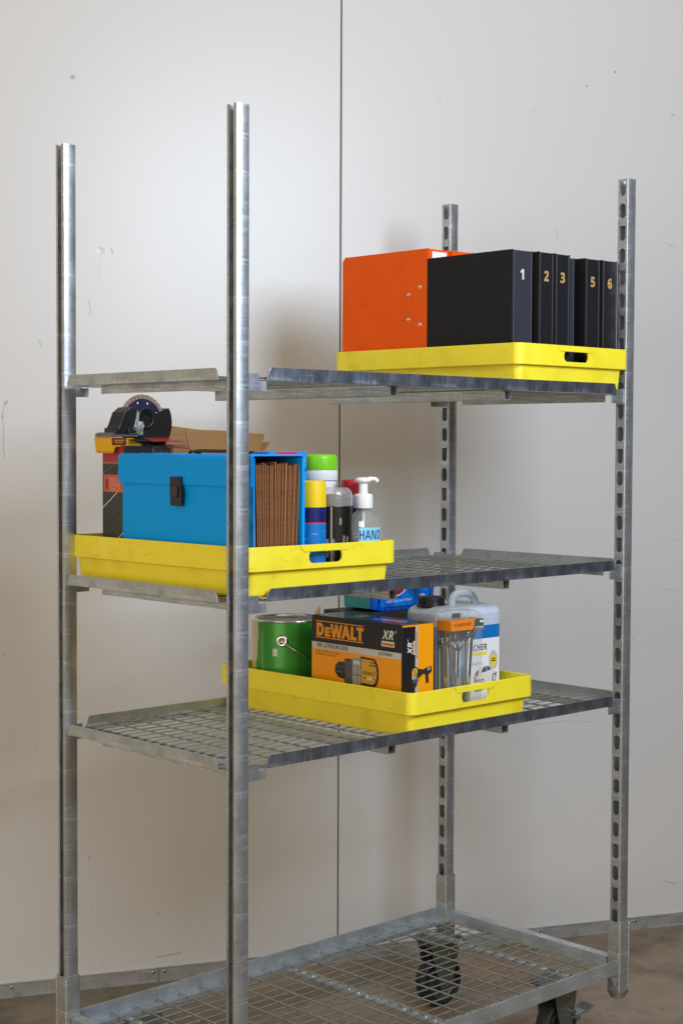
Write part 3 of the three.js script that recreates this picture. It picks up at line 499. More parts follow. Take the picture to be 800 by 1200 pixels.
  mesh('spindle_flange', [T(cyl(0.02, 0.016, 0.014, 28), cx - 0.004, cy + 0.006, dz + 0.008, Math.PI / 2), T(new THREE.TorusGeometry(0.019, 0.004, 8, 28), cx - 0.006, cy + 0.008, dz + 0.02)], std({ color: lin(0.02, 0.02, 0.022), roughness: 0.25, metalness: 0.3 }), g);
}
// open cardboard box behind the file box
const cardC = dataTex(256, (u, v) => { const a = fbm(u, v, 4, 60, 3, 161), b = fbm(u, v, 6, 6, 3, 163), k = 1 + 0.1 * (a - 0.5) + 0.12 * (b - 0.5); return [0.7 * k, 0.53 * k, 0.34 * k]; }, true, 0.25);
const card = std({ map: cardC, roughness: 0.85 });
{
  const b = thing('cardboard_box', 'open brown cardboard box with raised flaps behind the blue file box', 'cardboard box', [0.205, B2, -0.54]);
  mesh('box_wall', [rlim(0, 0.18, 0, 0.252, 0, 0.003, 0.0008), rlim(0, 0.18, 0, 0.252, 0.165, 0.168, 0.0008), rlim(0, 0.003, 0, 0.252, 0.003, 0.165, 0.0008), rlim(0.177, 0.18, 0, 0.252, 0.003, 0.165, 0.0008), lim(0.003, 0.177, 0, 0.003, 0.003, 0.165)], card, b);
  const f1 = mesh('flap', ext(poly([[0, 0], [0.182, 0], [0.184, 0.043], [0.1, 0.051], [0.03, 0.058], [0, 0.059]]), 0.003, 0.0006), card, b); f1.position.set(0, 0.253, 0.03); f1.rotation.x = -0.1;
  const f2 = mesh('flap', ext(poly([[-0.008, 0.012], [0.012, 0], [0.182, 0], [0.187, 0.042], [0.06, 0.049], [-0.024, 0.05]]), 0.003, 0.0006), card, b); f2.position.set(0.0, 0.253, 0.148); f2.rotation.x = 0.25;
  const f3 = mesh('flap', T(ext(poly([[0, 0], [0.155, 0], [0.15, 0.036], [0.01, 0.036]]), 0.003, 0.0006), 0, 0, 0, 0, Math.PI / 2, 0), card, b); f3.position.set(0.182, 0.25, 0.163); f3.rotation.z = -0.75;
}
// light blue packet with red oval
{
  const b = thing('blue_packet', 'light blue packet with a red oval print behind the blue file box', 'packet', [0.2, B2, -0.22]);
  mesh('packet_body', rlim(0, 0.1, 0, 0.2585, 0, 0.075, 0.003), std({ color: lin(0.01, 0.25, 0.72), roughness: 0.35 }), b);
  const t = canvasTex(256, 640, (c, w, h) => { c.fillStyle = '#1b93e6'; c.fillRect(0, 0, w, h); c.fillStyle = '#1648b8'; c.fillRect(0, 78, w, 20); c.fillStyle = '#d9243c'; c.beginPath(); c.ellipse(140, 26, 112, 30, 0.1, 0, 7); c.fill(); });
  print('front_print', 0.095, 0.25, t, b, 0.05, 0.132, 0.0756);
}
// bottles, cans
function lathePart(name, pts, mat, parent, seg = 40, sz = 1) { const g = lathe(pts, seg); if (sz !== 1) g.scale(1, 1, sz); g.computeVertexNormals(); return mesh(name, g, mat, parent, true); }
{
  const c = thing('wipes_canister', 'white round canister with lime green lid, behind the yellow capped can', 'canister', [0.345, B2, -0.16]);
  const R = 0.0365, H = 0.2525;
  lathePart('canister_body', [[0, 0], [R - 0.002, 0], [R, 0.002], [R, H - 0.057], [R - 0.0025, H - 0.055], [R - 0.0025, H - 0.051], [0, H - 0.05]], phys({ color: lin(0.8, 0.8, 0.79), roughness: 0.35 }), c);
  lathePart('lid_collar', [[R - 0.004, H - 0.0512], [R + 0.0004, H - 0.051], [R + 0.0006, H - 0.0315], [R - 0.002, H - 0.031]], phys({ color: lin(0.82, 0.82, 0.81), roughness: 0.3 }), c);
  lathePart('lid', [[R - 0.002, H - 0.031], [R + 0.0006, H - 0.0305], [R, H - 0.007], [R - 0.002, H - 0.002], [R - 0.006, H], [R - 0.012, H + 0.0004], [R - 0.0135, H - 0.001], [0, H - 0.001]], phys({ color: lin(0.2, 0.62, 0.015), roughness: 0.3 }), c);
}
{
  const c = thing('spray_can', 'blue spray can with yellow cap, next to the accordion pockets', 'spray can', [0.2215, B2, -0.046]);
  const R = 0.0275, H = 0.205;
  const t = canvasTex(512, 512, (c2, w, h) => { c2.fillStyle = '#1578c8'; c2.fillRect(0, 0, w, h); c2.fillStyle = '#1a1f66'; c2.fillRect(0, 0, w, 96); c2.fillStyle = '#d33b4c'; c2.fillRect(0, 96, w, 9); for (let k = 0; k < 40; k++) { c2.fillStyle = `rgba(220,235,250,${0.25 + 0.5 * rnd()})`; c2.fillRect(rnd() * w, 120 + Math.floor(rnd() * 24) * 15, 14 + rnd() * 40, 4); } for (let k = 0; k < 26; k++) { c2.fillStyle = 'rgba(160,180,255,.5)'; c2.fillRect(rnd() * w, 10 + rnd() * 18, 3 + rnd() * 5, 3); } });
  lathePart('can_body', [[0, 0], [R - 0.002, 0], [R, 0.003], [R, H - 0.051], [R - 0.003, H - 0.049]], phys({ map: t, roughness: 0.3, metalness: 0.1 }), c);
  lathePart('cap', [[R - 0.002, H - 0.0505], [R + 0.0003, H - 0.05], [R - 0.0006, H - 0.004], [R - 0.004, H - 0.0006], [0, H]], phys({ color: lin(0.86, 0.6, 0.01), roughness: 0.38 }), c);
}
{
  const c = thing('chamois_bottle', 'black labelled chamois bottle in a clear tube, right of the spray can', 'bottle', [0.2845, B2, -0.0455]);
  const t = canvasTex(512, 1024, (x, w, h) => {
    x.fillStyle = '#16140f'; x.fillRect(0, 0, w, h); x.save(); x.translate(0, h); x.rotate(-Math.PI / 2); x.fillStyle = '#e9e4da'; x.font = 'bold 34px sans-serif';
    x.fillText('ALL CHAMOIS', h - 640, 420); x.font = '17px sans-serif'; x.fillStyle = '#e6e0d2'; x.fillText('dries and polishes, for paint and glass', h - 700, 450); x.fillText('works wet, wash out after each use', h - 640, 505); x.fillText('all purpose', h - 240, 486); x.fillText('keep moist in the tube', h - 560, 14); x.restore();
    x.fillStyle = '#e0dccf'; x.fillRect(434, 20, 4, h);
    for (let i = 0; i < 60; i++) { x.fillStyle = 'rgba(230,225,214,.8)'; x.fillRect(100 + 256 * (i % 2) + rnd() * 60, h - 300 + rnd() * 280, 8, 14 + rnd() * 30); }
  });
  const R = 0.034, H = 0.1905;
  const body = lathe([[0, 0], [R - 0.002, 0], [R, 0.003], [R, 0.154], [R - 0.002, 0.157]], 48); body.scale(1, 1, 0.8); mesh('bottle_body', body, phys({ map: t, roughness: 0.32 }), c, true);
  const cp = lathe([[R - 0.007, 0.155], [R - 0.0075, 0.17], [R - 0.0095, 0.1755], [R - 0.015, 0.178], [0, 0.1785]], 40); cp.scale(1, 1, 0.8); mesh('cap', cp, std({ color: lin(0.012, 0.011, 0.01), roughness: 0.35 }), c, true);
  const sl = lathe([[R, 0.1555], [R + 0.0005, 0.174], [R - 0.0015, 0.182], [R - 0.006, 0.188], [R - 0.012, H], [0, H]], 48); sl.scale(1, 1, 0.8); mesh('clear_cover', sl, phys({ color: lin(0.93, 0.92, 0.9), transmission: 0.8, thickness: 0, roughness: 0.16 }), c, true);
}
{
  const c = thing('red_capped_bottle', 'small dark bottle with red cap, behind the hand soap', 'bottle', [0.374, B2, -0.095]);
  const R = 0.0215, H = 0.2035;
  lathePart('bottle_body', [[0, 0], [R, 0], [R + 0.001, 0.003], [R + 0.001, 0.14], [R - 0.003, 0.152]], std({ color: lin(0.02, 0.016, 0.014), roughness: 0.3 }), c);
  lathePart('metal_neck', [[R - 0.003, 0.151], [R - 0.001, 0.156], [R - 0.004, 0.162], [R - 0.001, 0.168], [R - 0.003, 0.174]], M.chrome, c);
  lathePart('cap', [[R - 0.004, 0.1735], [R + 0.0006, 0.174], [R, H - 0.002], [R - 0.002, H], [0, H]], phys({ color: lin(0.5, 0.012, 0.02), roughness: 0.35 }), c);
}
{
  const c = thing('soap_dispenser', 'clear hand soap pump bottle with white pump at the tray end', 'soap dispenser', [0.354, B2, -0.043]);
  const A = 0.0425, sz = 0.6, sy = 0.97;
  const gel = lathe([[0, 0], [A * 0.76, 0.0], [A * 0.84, 0.006], [A * 0.88, 0.046], [A, 0.066], [A, 0.105], [A * 0.97, 0.116], [A * 0.86, 0.129], [A * 0.62, 0.141], [A * 0.36, 0.15], [A * 0.34, 0.158], [0, 0.158]], 56); gel.scale(1, sy, sz); gel.computeVertexNormals();
  mesh('bottle_body', gel, phys({ color: lin(0.93, 0.95, 0.95), transmission: 0.9, thickness: 0, roughness: 0.06 }), c, true);
  const white = phys({ color: lin(0.84, 0.84, 0.84), roughness: 0.32 });
  lathePart('pump_collar', [[0.0155, 0.149], [0.0185, 0.15], [0.0185, 0.174], [0.0165, 0.1765], [0.0085, 0.178], [0.0085, 0.1985], [0, 0.1985]], white, c, 36);
  mesh('pump_head', [T(lathe([[0.0085, 0], [0.014, 0.002], [0.0165, 0.005], [0.0155, 0.009], [0.009, 0.0115], [0, 0.012]], 32), 0, 0.1975, 0), tube([[0.008, 0.205, 0.001], [0.018, 0.206, 0.004], [0.026, 0.2045, 0.008], [0.029, 0.2005, 0.009]], 0.0042, 16, 10)], white, c);
  mesh('dip_tube', cyl(0.003, 0.003, 0.13, 12, 0, 0.085, 0), phys({ color: lin(0.8, 0.82, 0.82), roughness: 0.3 }), c);
  const bub = []; for (let k = 0; k < 90; k++) { const a = rnd() * 6.28, r = Math.sqrt(rnd()) * 0.03; bub.push(T(new THREE.IcosahedronGeometry(rr(0.0004, 0.0013), 1), -0.012 + r * Math.cos(a) * 0.7, 0.085 + rr(-0.012, 0.016), r * Math.sin(a) * 0.5 + 0.006)); }
  const bm = mesh('bubbles', bub, phys({ color: lin(0.9, 0.92, 0.92), roughness: 0.25 }), c); bm.userData.kind = 'stuff';
  const t = canvasTex(256, 256, (x) => { x.fillStyle = '#8fd0ea'; x.fillRect(0, 0, 256, 256); x.fillStyle = '#0d3f74'; x.font = 'bold 92px sans-serif'; x.textAlign = 'center'; x.scale(1, 1.75); x.fillText('HAND', 128, 84); });
  const lg = new THREE.CylinderGeometry(A + 0.0006, A + 0.0006, 0.04, 24, 1, true, -0.75, 1.35); lg.scale(1, 1, sz); T(lg, 0, 0.0925, 0); mesh('label', lg, std({ map: t, roughness: 0.4, side: THREE.DoubleSide }), c, true);
}

// ------------------------------------------------------------------ lowest shelf
{
  const c = thing('paint_can', 'green metal paint can with wire handle and dried cream drips', 'paint can', [0.537, B1, -0.462]);
  const R = 0.083, H = 0.192;
  const t = canvasTex(2048, 512, (x, w, h) => {
    x.fillStyle = '#3b9136'; x.fillRect(0, 0, w, h); for (let i = 0; i < 900; i++) { x.fillStyle = `rgba(${rnd() < 0.5 ? '20,70,20' : '70,150,60'},${0.05 + 0.1 * rnd()})`; x.fillRect(rnd() * w, rnd() * h, 2 + rnd() * 14, 1 + rnd() * 30); }
    for (const [a, n, len] of [[0.70, 60, 250], [0.675, 40, 330], [0.2, 10, 60]]) for (let k = 0; k < n; k++) { x.fillStyle = '#cdbf9d'; const xx = (a + (rnd() - 0.5) * 0.05) * w, l = len * (0.4 + 0.9 * rnd()); x.beginPath(); x.moveTo(xx - 14, 0); x.lineTo(xx + 14, 0); x.lineTo(xx + rr(-4, 8), l); x.lineTo(xx + rr(-9, 0), l + 8); x.fill(); x.fillRect(xx + rr(-30, 30), l * rnd() + 10, 3 + rnd() * 12, 2 + rnd() * 9); }
    x.fillStyle = '#b9bba8'; x.fillRect(0.812 * w, 0.3 * h, 40, 44); x.fillStyle = '#a8b8a0'; x.fillRect(0.757 * w, 0.1 * h, 6, h); x.fillRect(0.765 * w, 0.5 * h, 5, 100); x.fillStyle = '#8fc08a'; x.fillRect(0.735 * w, 0.2 * h, 14, 8);
  });
  lathePart('can_body', [[0, 0], [R - 0.002, 0], [R, 0.003], [R, H - 0.006], [R - 0.001, H - 0.004]], phys({ map: t, roughness: 0.3, metalness: 0.25 }), c, 64);
  lathePart('lid_ring', [[R - 0.001, H - 0.0045], [R + 0.0016, H - 0.003], [R + 0.0016, H - 0.0005], [R, H + 0.0006], [R - 0.006, H - 0.0005], [R - 0.009, H - 0.006]], M.chrome, c, 64);
  lathePart('lid', [[R - 0.0085, H - 0.006], [R - 0.011, H - 0.0035], [R - 0.014, H - 0.004], [R - 0.018, H - 0.0085], [0, H - 0.009]], std({ color: lin(0.6, 0.56, 0.47), metalness: 0.7, roughness: 0.4, map: galvC }), c, 64);
  const ang = 2.395, ear = T(lathe([[0.0135, 0], [0.0125, 0.0035], [0.0095, 0.0052], [0.006, 0.004], [0.0045, 0.0022], [0, 0.002]], 28), 0, 0, 0, Math.PI / 2);
  const dir = [-0.795, 0.606]; const e = mesh('handle_ear', ear, M.chrome, c); e.position.set(dir[0] * R, H - 0.043, dir[1] * R); e.rotation.y = Math.atan2(dir[0], dir[1]);
  const pts = []; for (let k = 0; k <= 14; k++) { const a = k / 14, th = Math.atan2(dir[0], dir[1]) + a * 1.75; pts.push([Math.sin(th) * (R + 0.005 + 0.004 * Math.sin(a * 3)), H - 0.043 - 0.07 * Math.sin(a * 1.5), Math.cos(th) * (R + 0.005 + 0.004 * Math.sin(a * 3))]); }
  mesh('wire_handle', tube(pts, 0.0014, 40, 8), M.chrome, c);
}
{
  const W = 0.09, H = 0.2135, D = 0.272;
  const b = thing('tool_carton', 'black and orange cordless drill carton standing at the front of the lowest tray', 'carton', [0.476, B1, -0.322], -0.02);
  mesh('carton_body', rlim(0, W, 0, H, 0, D, 0.0008), std({ color: lin(0.02, 0.02, 0.021), roughness: 0.38 }), b);
  const OR = '#f79f00', BK = '#1c1b1c';
  const drill = (c, s) => {
    c.save(); c.scale(s, s);
    const gr = c.createLinearGradient(0, 0, 0, 1); gr.addColorStop(0, '#3a3a3a'); gr.addColorStop(1, '#3a3a3a');
    c.fillStyle = '#26272a'; c.beginPath(); c.moveTo(0, 34); c.lineTo(24, 14); c.lineTo(62, 10); c.lineTo(66, 92); c.lineTo(24, 88); c.lineTo(0, 66); c.closePath(); c.fill();
    c.fillStyle = '#57595c'; c.fillRect(8, 34, 50, 6); c.fillRect(8, 58, 50, 6);
    c.fillStyle = '#1f2022'; c.beginPath(); c.roundRect(64, -6, 56, 116, 10); c.fill(); c.fillStyle = '#77797c'; for (let k = 0; k < 5; k++) c.fillRect(70 + k * 10, -2, 4, 108);
    c.fillStyle = '#9a9c9c'; c.beginPath(); c.moveTo(118, -12); c.lineTo(176, -22); c.lineTo(178, 104); c.lineTo(118, 108); c.closePath(); c.fill(); c.fillStyle = '#c9caca'; c.fillRect(124, -2, 44, 18); c.fillStyle = '#5c5d5e'; c.fillRect(124, 60, 50, 6); c.fillRect(150, 10, 4, 80);
    c.fillStyle = '#2a2a2a'; c.beginPath(); c.moveTo(174, -26); c.lineTo(270, -22); c.quadraticCurveTo(298, 10, 294, 60); c.quadraticCurveTo(288, 104, 262, 112); c.lineTo(176, 108); c.closePath(); c.fill();
    c.fillStyle = '#d2a02c'; c.beginPath(); c.moveTo(178, -16); c.lineTo(258, -14); c.quadraticCurveTo(284, 14, 280, 58); c.quadraticCurveTo(276, 92, 250, 98); c.lineTo(178, 96); c.closePath(); c.fill();
    c.fillStyle = '#1d1d1d'; c.font = 'bold 22px sans-serif'; c.fillText('DEWALT', 186, 56); c.fillRect(188, 70, 80, 4); c.fillRect(230, 8, 44, 5); c.fillRect(236, -6, 34, 5); c.fillStyle = '#cfcfcf'; c.fillRect(214, 66, 40, 12);
    c.fillStyle = '#c08a1c'; c.beginPath(); c.moveTo(100, 112); c.lineTo(200, 106); c.lineTo(236, 200); c.lineTo(150, 200); c.lineTo(140, 150); c.lineTo(100, 146); c.closePath(); c.fill(); c.fillStyle = '#2a2a2a'; c.beginPath(); c.moveTo(176, 108); c.lineTo(262, 110); c.lineTo(256, 200); c.lineTo(206, 200); c.closePath(); c.fill(); c.beginPath(); c.arc(146, 132, 10, 0, 7); c.fill();
    c.restore();
  };
  const logo = (c, x, y, w, h) => { c.save(); c.translate(x, y); c.fillStyle = OR; c.fillRect(0, 0, w, h * 0.055); c.fillRect(0, h * 0.945, w, h * 0.055); c.font = 'bold 100px sans-serif'; const wd = c.measureText('DEWALT').width; c.translate(0, h * 0.86); c.scale(w / wd, h * 0.72 / 73); c.lineWidth = 7; c.strokeStyle = OR; c.font = 'bold 100px sans-serif'; c.fillText('D', 0, 0); const d = c.measureText('D').width; c.save(); c.translate(d, 0); c.scale(1, 0.72); c.fillText('E', 0, 0); c.strokeText('E', 0, 0); c.restore(); const e = c.measureText('E').width; c.fillText('WALT', d + e, 0); c.strokeText('WALT', d + e, 0); c.strokeText('D', 0, 0); c.restore(); };
  const xr = (c, x, y, s, bar = true) => { c.save(); c.translate(x, y); c.scale(s, s); c.fillStyle = '#e4e3e0'; c.font = 'italic bold 92px sans-serif'; c.fillText('XR', 0, 0); c.font = '26px sans-serif'; c.fillText('®', 132, -52); if (bar) { c.fillStyle = '#d9d7d2'; c.fillRect(-6, 14, 134, 40); c.fillStyle = OR; c.fillRect(0, 26, 122, 22); c.fillStyle = '#3b2a08'; for (let i = 0; i < 7; i++) c.fillRect(8 + i * 16, 30, 9, 12); } c.restore(); };
  const side = canvasTex(1088, 856, (c, w, h) => {
    c.fillStyle = OR; c.fillRect(0, 0, w, h); c.fillStyle = BK; c.fillRect(0, 0, w, 222);
    c.fillStyle = '#cbc9c6'; c.fillRect(0, 222, w, 54); c.fillStyle = '#17171a'; c.font = 'italic bold 48px sans-serif'; c.fillStyle = '#08080a'; c.fillText('18V LITHIUM ION', 48, 264); c.font = 'bold 36px sans-serif'; c.fillText('DCD996N', 822, 260);
    logo(c, 50, 38, 590, 146); xr(c, 862, 124, 1.12);
    c.fillStyle = '#4a3208'; c.font = 'bold 19px sans-serif'; c.fillText('13 MM (1/2") BRUSHLESS 3-SPEED', 46, 306); c.fillText('HAMMERDRILL (TOOL ONLY)', 46, 330);
    c.save(); c.translate(296, 340); drill(c, 1.8); c.restore();
    for (let i = 0; i < 60; i++) { c.fillStyle = 'rgba(200,200,200,.12)'; c.fillRect(rnd() * w, rnd() * 220, 2 + rnd() * 12, 1.5); }
  });
  print('side_print', D - 0.0015, H - 0.0015, side, b, -0.0005, H / 2, D / 2, -Math.PI / 2, 0, { roughness: 0.4 });
  const end = canvasTex(384, 900, (c, w, h) => {
    c.fillStyle = OR; c.fillRect(0, 0, w, h); c.fillStyle = BK; c.fillRect(0, 14, 158, h); c.fillStyle = '#b7b5b2'; c.fillRect(158, 14, 34, h); c.fillStyle = '#5f5d5a'; for (let k = 0; k < 9; k++) c.fillRect(168, 60 + k * 26, 14, 17);
    c.save(); c.translate(120, 250); c.rotate(-Math.PI / 2); xr(c, 0, 0, 0.86); c.restore();
    c.save(); c.translate(128, 540); c.rotate(-Math.PI / 2); c.scale(0.6, 0.6); drill(c, 1); c.restore();
    c.save(); c.translate(30, 360); c.fillStyle = '#2b2a29'; c.beginPath(); c.moveTo(150, 60); c.lineTo(260, 20); c.lineTo(330, 10); c.lineTo(336, 60); c.lineTo(280, 90); c.lineTo(230, 70); c.lineTo(150, 110); c.fill(); c.fillStyle = '#8a8a88'; c.fillRect(276, 20, 40, 26); c.fillStyle = '#2b2a29'; c.beginPath(); c.moveTo(250, 70); c.lineTo(290, 60); c.lineTo(300, 150); c.lineTo(262, 160); c.fill(); c.restore();
    c.save(); c.translate(132, 885); c.rotate(-Math.PI / 2); logo(c, 0, -110, 260, 92); c.restore();
  });
  print('end_print', W - 0.0015, H - 0.0015, end, b, W / 2, H / 2, D + 0.0005, 0, 0, { roughness: 0.4 });
  const top = canvasTex(256, 768, (c, w, h) => { c.fillStyle = '#17181c'; c.fillRect(0, 0, w, h); c.fillStyle = OR; c.fillRect(0, h - 10, w, 10); c.save(); c.translate(150, 660); c.rotate(-Math.PI / 2); logo(c, 0, -60, 240, 80); c.restore(); c.fillStyle = OR; for (let i = 0; i < 26; i++) c.fillRect(70 + rnd() * 120, 180 + rnd() * 120, 6 + rnd() * 40, 4 + rnd() * 8); });
  print('top_print', W - 0.0015, D - 0.0015, top, b, W / 2, H + 0.0005, D / 2, 0, -Math.PI / 2, { roughness: 0.22 });
  const fl = mesh('torn_flap', T(ext(poly([[0, 0], [0.03, 0], [0.03, 0.012], [0.026, 0.018]]), 0.0012, 0.0002), 0, 0, 0), card, b); fl.position.set(0.004, H - 0.001, 0.002); fl.rotation.y = 0.4;
}
{
  const c = thing('dark_carton', 'low dark carton under the blue wipes packet, behind the drill carton', 'carton', [0.6, B1, -0.42]);
  mesh('carton_body', rlim(0, 0.19, 0, 0.209, 0, 0.13, 0.0015), std({ color: lin(0.025, 0.024, 0.022), roughness: 0.6 }), c);
}
{
  const p = thing('wipes_packet', 'glossy blue and teal wipes packet lying behind the drill carton', 'packet', [0.632, B1 + 0.21, -0.345], -0.02);
  const g = new THREE.BoxGeometry(0.195, 0.074, 0.1, 26, 10, 14), q = g.attributes.position;   // soft pillow pack
  for (let i = 0; i < q.count; i++) { const x = q.getX(i) / 0.0975, y = q.getY(i) / 0.037, z = q.getZ(i) / 0.05, e = (1 - x * x) * 0.25 + 0.75; q.setXYZ(i, q.getX(i) + 0.003 * (fbm(y * 0.25 + 0.5, z * 0.25 + 0.5, 6, 6, 2, 171) - 0.5), q.getY(i) * (0.82 + 0.18 * (1 - x ** 6)) + 0.004 * (fbm(x * 0.3 + 0.5, z * 0.3 + 0.5, 7, 7, 2, 173) - 0.5) * (y > 0 ? 1 : 0), q.getZ(i) * (0.86 + 0.14 * (1 - x ** 6)) + 0.005 * (fbm(x * 0.4 + 0.5, y * 0.4 + 0.5, 9, 5, 2, 175) - 0.5) * e); }
  g.computeVertexNormals(); T(g, 0.0975, 0.037, 0);
  const film = dataTex(256, (u, v) => { const a = fbm(u, v, 6, 9, 3, 181), b = fbm(u, v, 24, 6, 3, 183); const k = 0.85 + 0.6 * (a - 0.5); return b > 0.6 ? [0.03, 0.28 * k, 0.8 * k] : [0.01, 0.42 * k, 0.86 * k]; }, true, 0.2);
  mesh('packet_body', g, phys({ map: film, roughness: 0.22, clearcoat: 0.5, clearcoatRoughness: 0.15 }), p);
  mesh('teal_end', [rlim(-0.0022, -0.0006, 0.006, 0.068, -0.041, 0.041, 0.0006)], phys({ color: lin(0.01, 0.3, 0.33), roughness: 0.2 }), p);
  const t = canvasTex(512, 200, (c, w, h) => { c.clearRect(0, 0, w, h); const gr = '#1180e0'; c.fillStyle = gr; c.fillRect(0, 0, w, h); c.fillStyle = '#0a49c0'; for (let i = 0; i < 40; i++) { c.globalAlpha = 0.35; c.beginPath(); c.ellipse(rnd() * w, rnd() * h, 10 + rnd() * 60, 4 + rnd() * 18, rnd() * 3, 0, 7); c.fill(); } c.globalAlpha = 1; c.fillStyle = '#e8e8ee'; c.beginPath(); c.ellipse(150, 62, 120, 62, -0.08, 0, 7); c.fill(); c.fillStyle = '#222'; c.beginPath(); c.ellipse(150, 62, 108, 54, -0.08, 0, 7); c.fill(); c.fillStyle = '#b01c24'; c.beginPath(); c.ellipse(150, 62, 100, 46, -0.08, 0, 7); c.fill(); c.fillStyle = '#e6eefc'; c.font = 'italic 30px serif'; c.save(); c.translate(60, 170); c.rotate(-0.03); c.fillText('wipe up your trust!', 0, 0); c.restore(); c.fillStyle = '#d03040'; c.fillRect(404, 118, 12, 36); c.fillStyle = '#e8eefa'; c.fillRect(420, 118, 50, 10); c.fillRect(420, 132, 56, 10); c.fillRect(420, 146, 44, 8); });
  print('front_print', 0.15, 0.056, t, p, 0.094, 0.037, 0.0525, 0, 0, { roughness: 0.25 });
}
{
  const j = thing('shampoo_jug', 'translucent white jug of blue car shampoo with black cap and handle', 'jug', [0.629, B1, -0.205]);
  const W = 0.173, D = 0.14, H = 0.235, lv = 0.193;
  const bodyUp = extUp(rrectShape(W, D, 0.026), lv, H, 0.0, 10); const up2 = extUp(rrectShape(W, D, 0.026), 0, 0.03, 0);
  const hull = (y0, y1, topR) => { const pts = [], seg = 48, rows = []; const ys = []; for (let k = 0; k <= 10; k++) ys.push(y0 + (y1 - y0) * k / 10); if (topR) for (let k = 1; k <= 8; k++) ys.push(-k); const pos = [], idx = [];
    const cs = rrectShape(1, 1, 0.2); const ring = rrectShape(W, D, 0.028).getSpacedPoints(seg);
    ys.forEach((y) => { let k = 1, yy = y, dx = 0; if (y < 0 && topR) { const a = (-y) / 8 * Math.PI / 2; dx = topR * (1 - Math.cos(a)); yy = y1 + topR * 0.75 * Math.sin(a); } for (let i = 0; i < seg; i++) { const p = ring[i]; pos.push(p.x * (1 - 2 * dx / W), yy, p.y * (1 - 2 * dx / D)); } });
    const n = ys.length; for (let r = 0; r < n - 1; r++) for (let i = 0; i < seg; i++) { const a = r * seg + i, b = r * seg + (i + 1) % seg, c = a + seg, d = b + seg; idx.push(a, c, b, b, c, d); }
    const cen = pos.length / 3; pos.push(0, pos[(n - 1) * seg * 3 + 1], 0, 0, y0, 0); for (let i = 0; i < seg; i++) { idx.push((n - 1) * seg + i, cen, (n - 1) * seg + (i + 1) % seg); idx.push(i, (i + 1) % seg, cen + 1); }
    const g = new THREE.BufferGeometry(); g.setAttribute('position', new THREE.Float32BufferAttribute(pos, 3)); g.setIndex(idx); g.computeVertexNormals(); g.translate(W / 2, 0, D / 2); return g; };
  const hdpe = phys({ color: lin(0.72, 0.8, 0.92), roughness: 0.45, transmission: 0.3, thickness: 0 });
  mesh('liquid_body', toCreasedNormals(hull(0, lv, 0).toNonIndexed(), 0.6), phys({ color: lin(0.01, 0.17, 0.5), roughness: 0.32 }), j);
  mesh('jug_shoulder', toCreasedNormals(hull(lv + 0.0004, H - 0.018, 0.024).toNonIndexed(), 0.9), hdpe, j);
  const hs = []; hs.push(tube([[0.054, H - 0.008, 0.092], [0.06, H + 0.014, 0.091], [0.074, H + 0.023, 0.09], [0.108, H + 0.022, 0.09], [0.124, H + 0.014, 0.09], [0.136, H - 0.006, 0.09]], 0.0085, 40, 12));
  mesh('handle', hs, hdpe, j);
  const cap = [[0.02, H - 0.006], [0.031, H - 0.004], [0.032, H + 0.001], [0.0265, H + 0.0015], [0.0265, H + 0.015], [0.024, H + 0.018], [0, H + 0.0185]];
  const cm = mesh('cap', [lathe(cap, 36), ...Array.from({ length: 28 }, (_, k) => T(lim(0.026, 0.0275, H + 0.002, H + 0.0145, -0.001, 0.001), 0, 0, 0, 0, k / 28 * 6.283, 0))], std({ color: lin(0.012, 0.012, 0.013), roughness: 0.4 }), j); cm.position.set(0.033, 0, 0.055);
  mesh('cap_neck', T(cyl(0.03, 0.024, 0.012, 32), 0.033, H - 0.008, 0.055), hdpe, j);
  const t = canvasTex(640, 760, (c, w, h) => {
    c.fillStyle = '#e9ebf0'; c.fillRect(0, 0, w, h); c.fillStyle = '#1d2126'; c.font = 'bold 84px sans-serif'; c.textAlign = 'right'; c.fillText('KÄRCHER', 448, 112); c.fillStyle = '#f2e21a'; c.fillRect(60, 128, 388, 32); c.fillStyle = '#8f96a2'; c.font = '46px sans-serif'; c.fillText('CAR SHAMPOO', 386, 256); c.textAlign = 'left';
    c.fillStyle = '#b4bac4'; c.beginPath(); c.moveTo(522, 300); c.lineTo(500, 372); c.lineTo(484, 372); c.lineTo(500, 290); c.fill(); c.fillStyle = '#b9bfc8'; c.beginPath(); c.ellipse(546, 222, 70, 96, 0, 0, 7); c.fill(); c.fillStyle = '#f1cf1d'; c.beginPath(); c.arc(550, 220, 54, 0, 7); c.fill(); c.fillStyle = '#4a4420'; c.fillRect(520, 200, 60, 11); c.fillRect(512, 220, 74, 13);
    c.save(); c.translate(238, 262); c.fillStyle = '#6f7078'; c.beginPath(); c.ellipse(200, 206, 190, 26, -0.18, 0, 7); c.fill();
    c.fillStyle = '#dcd6da'; c.beginPath(); c.moveTo(0, 130); c.bezierCurveTo(6, 60, 60, 36, 110, 12); c.bezierCurveTo(180, -14, 236, -6, 286, 40); c.bezierCurveTo(330, 52, 356, 70, 362, 120); c.lineTo(356, 150); c.lineTo(150, 206); c.lineTo(10, 196); c.closePath(); c.fill();
    c.fillStyle = '#3d4f6a'; c.beginPath(); c.moveTo(120, 70); c.lineTo(150, 24); c.lineTo(196, 12); c.lineTo(204, 62); c.closePath(); c.fill(); c.beginPath(); c.moveTo(212, 60); c.lineTo(206, 12); c.bezierCurveTo(236, 10, 262, 26, 276, 48); c.closePath(); c.fill(); c.fillStyle = '#6a5560'; c.beginPath(); c.moveTo(16, 100); c.lineTo(40, 52); c.lineTo(86, 40); c.lineTo(70, 96); c.closePath(); c.fill();
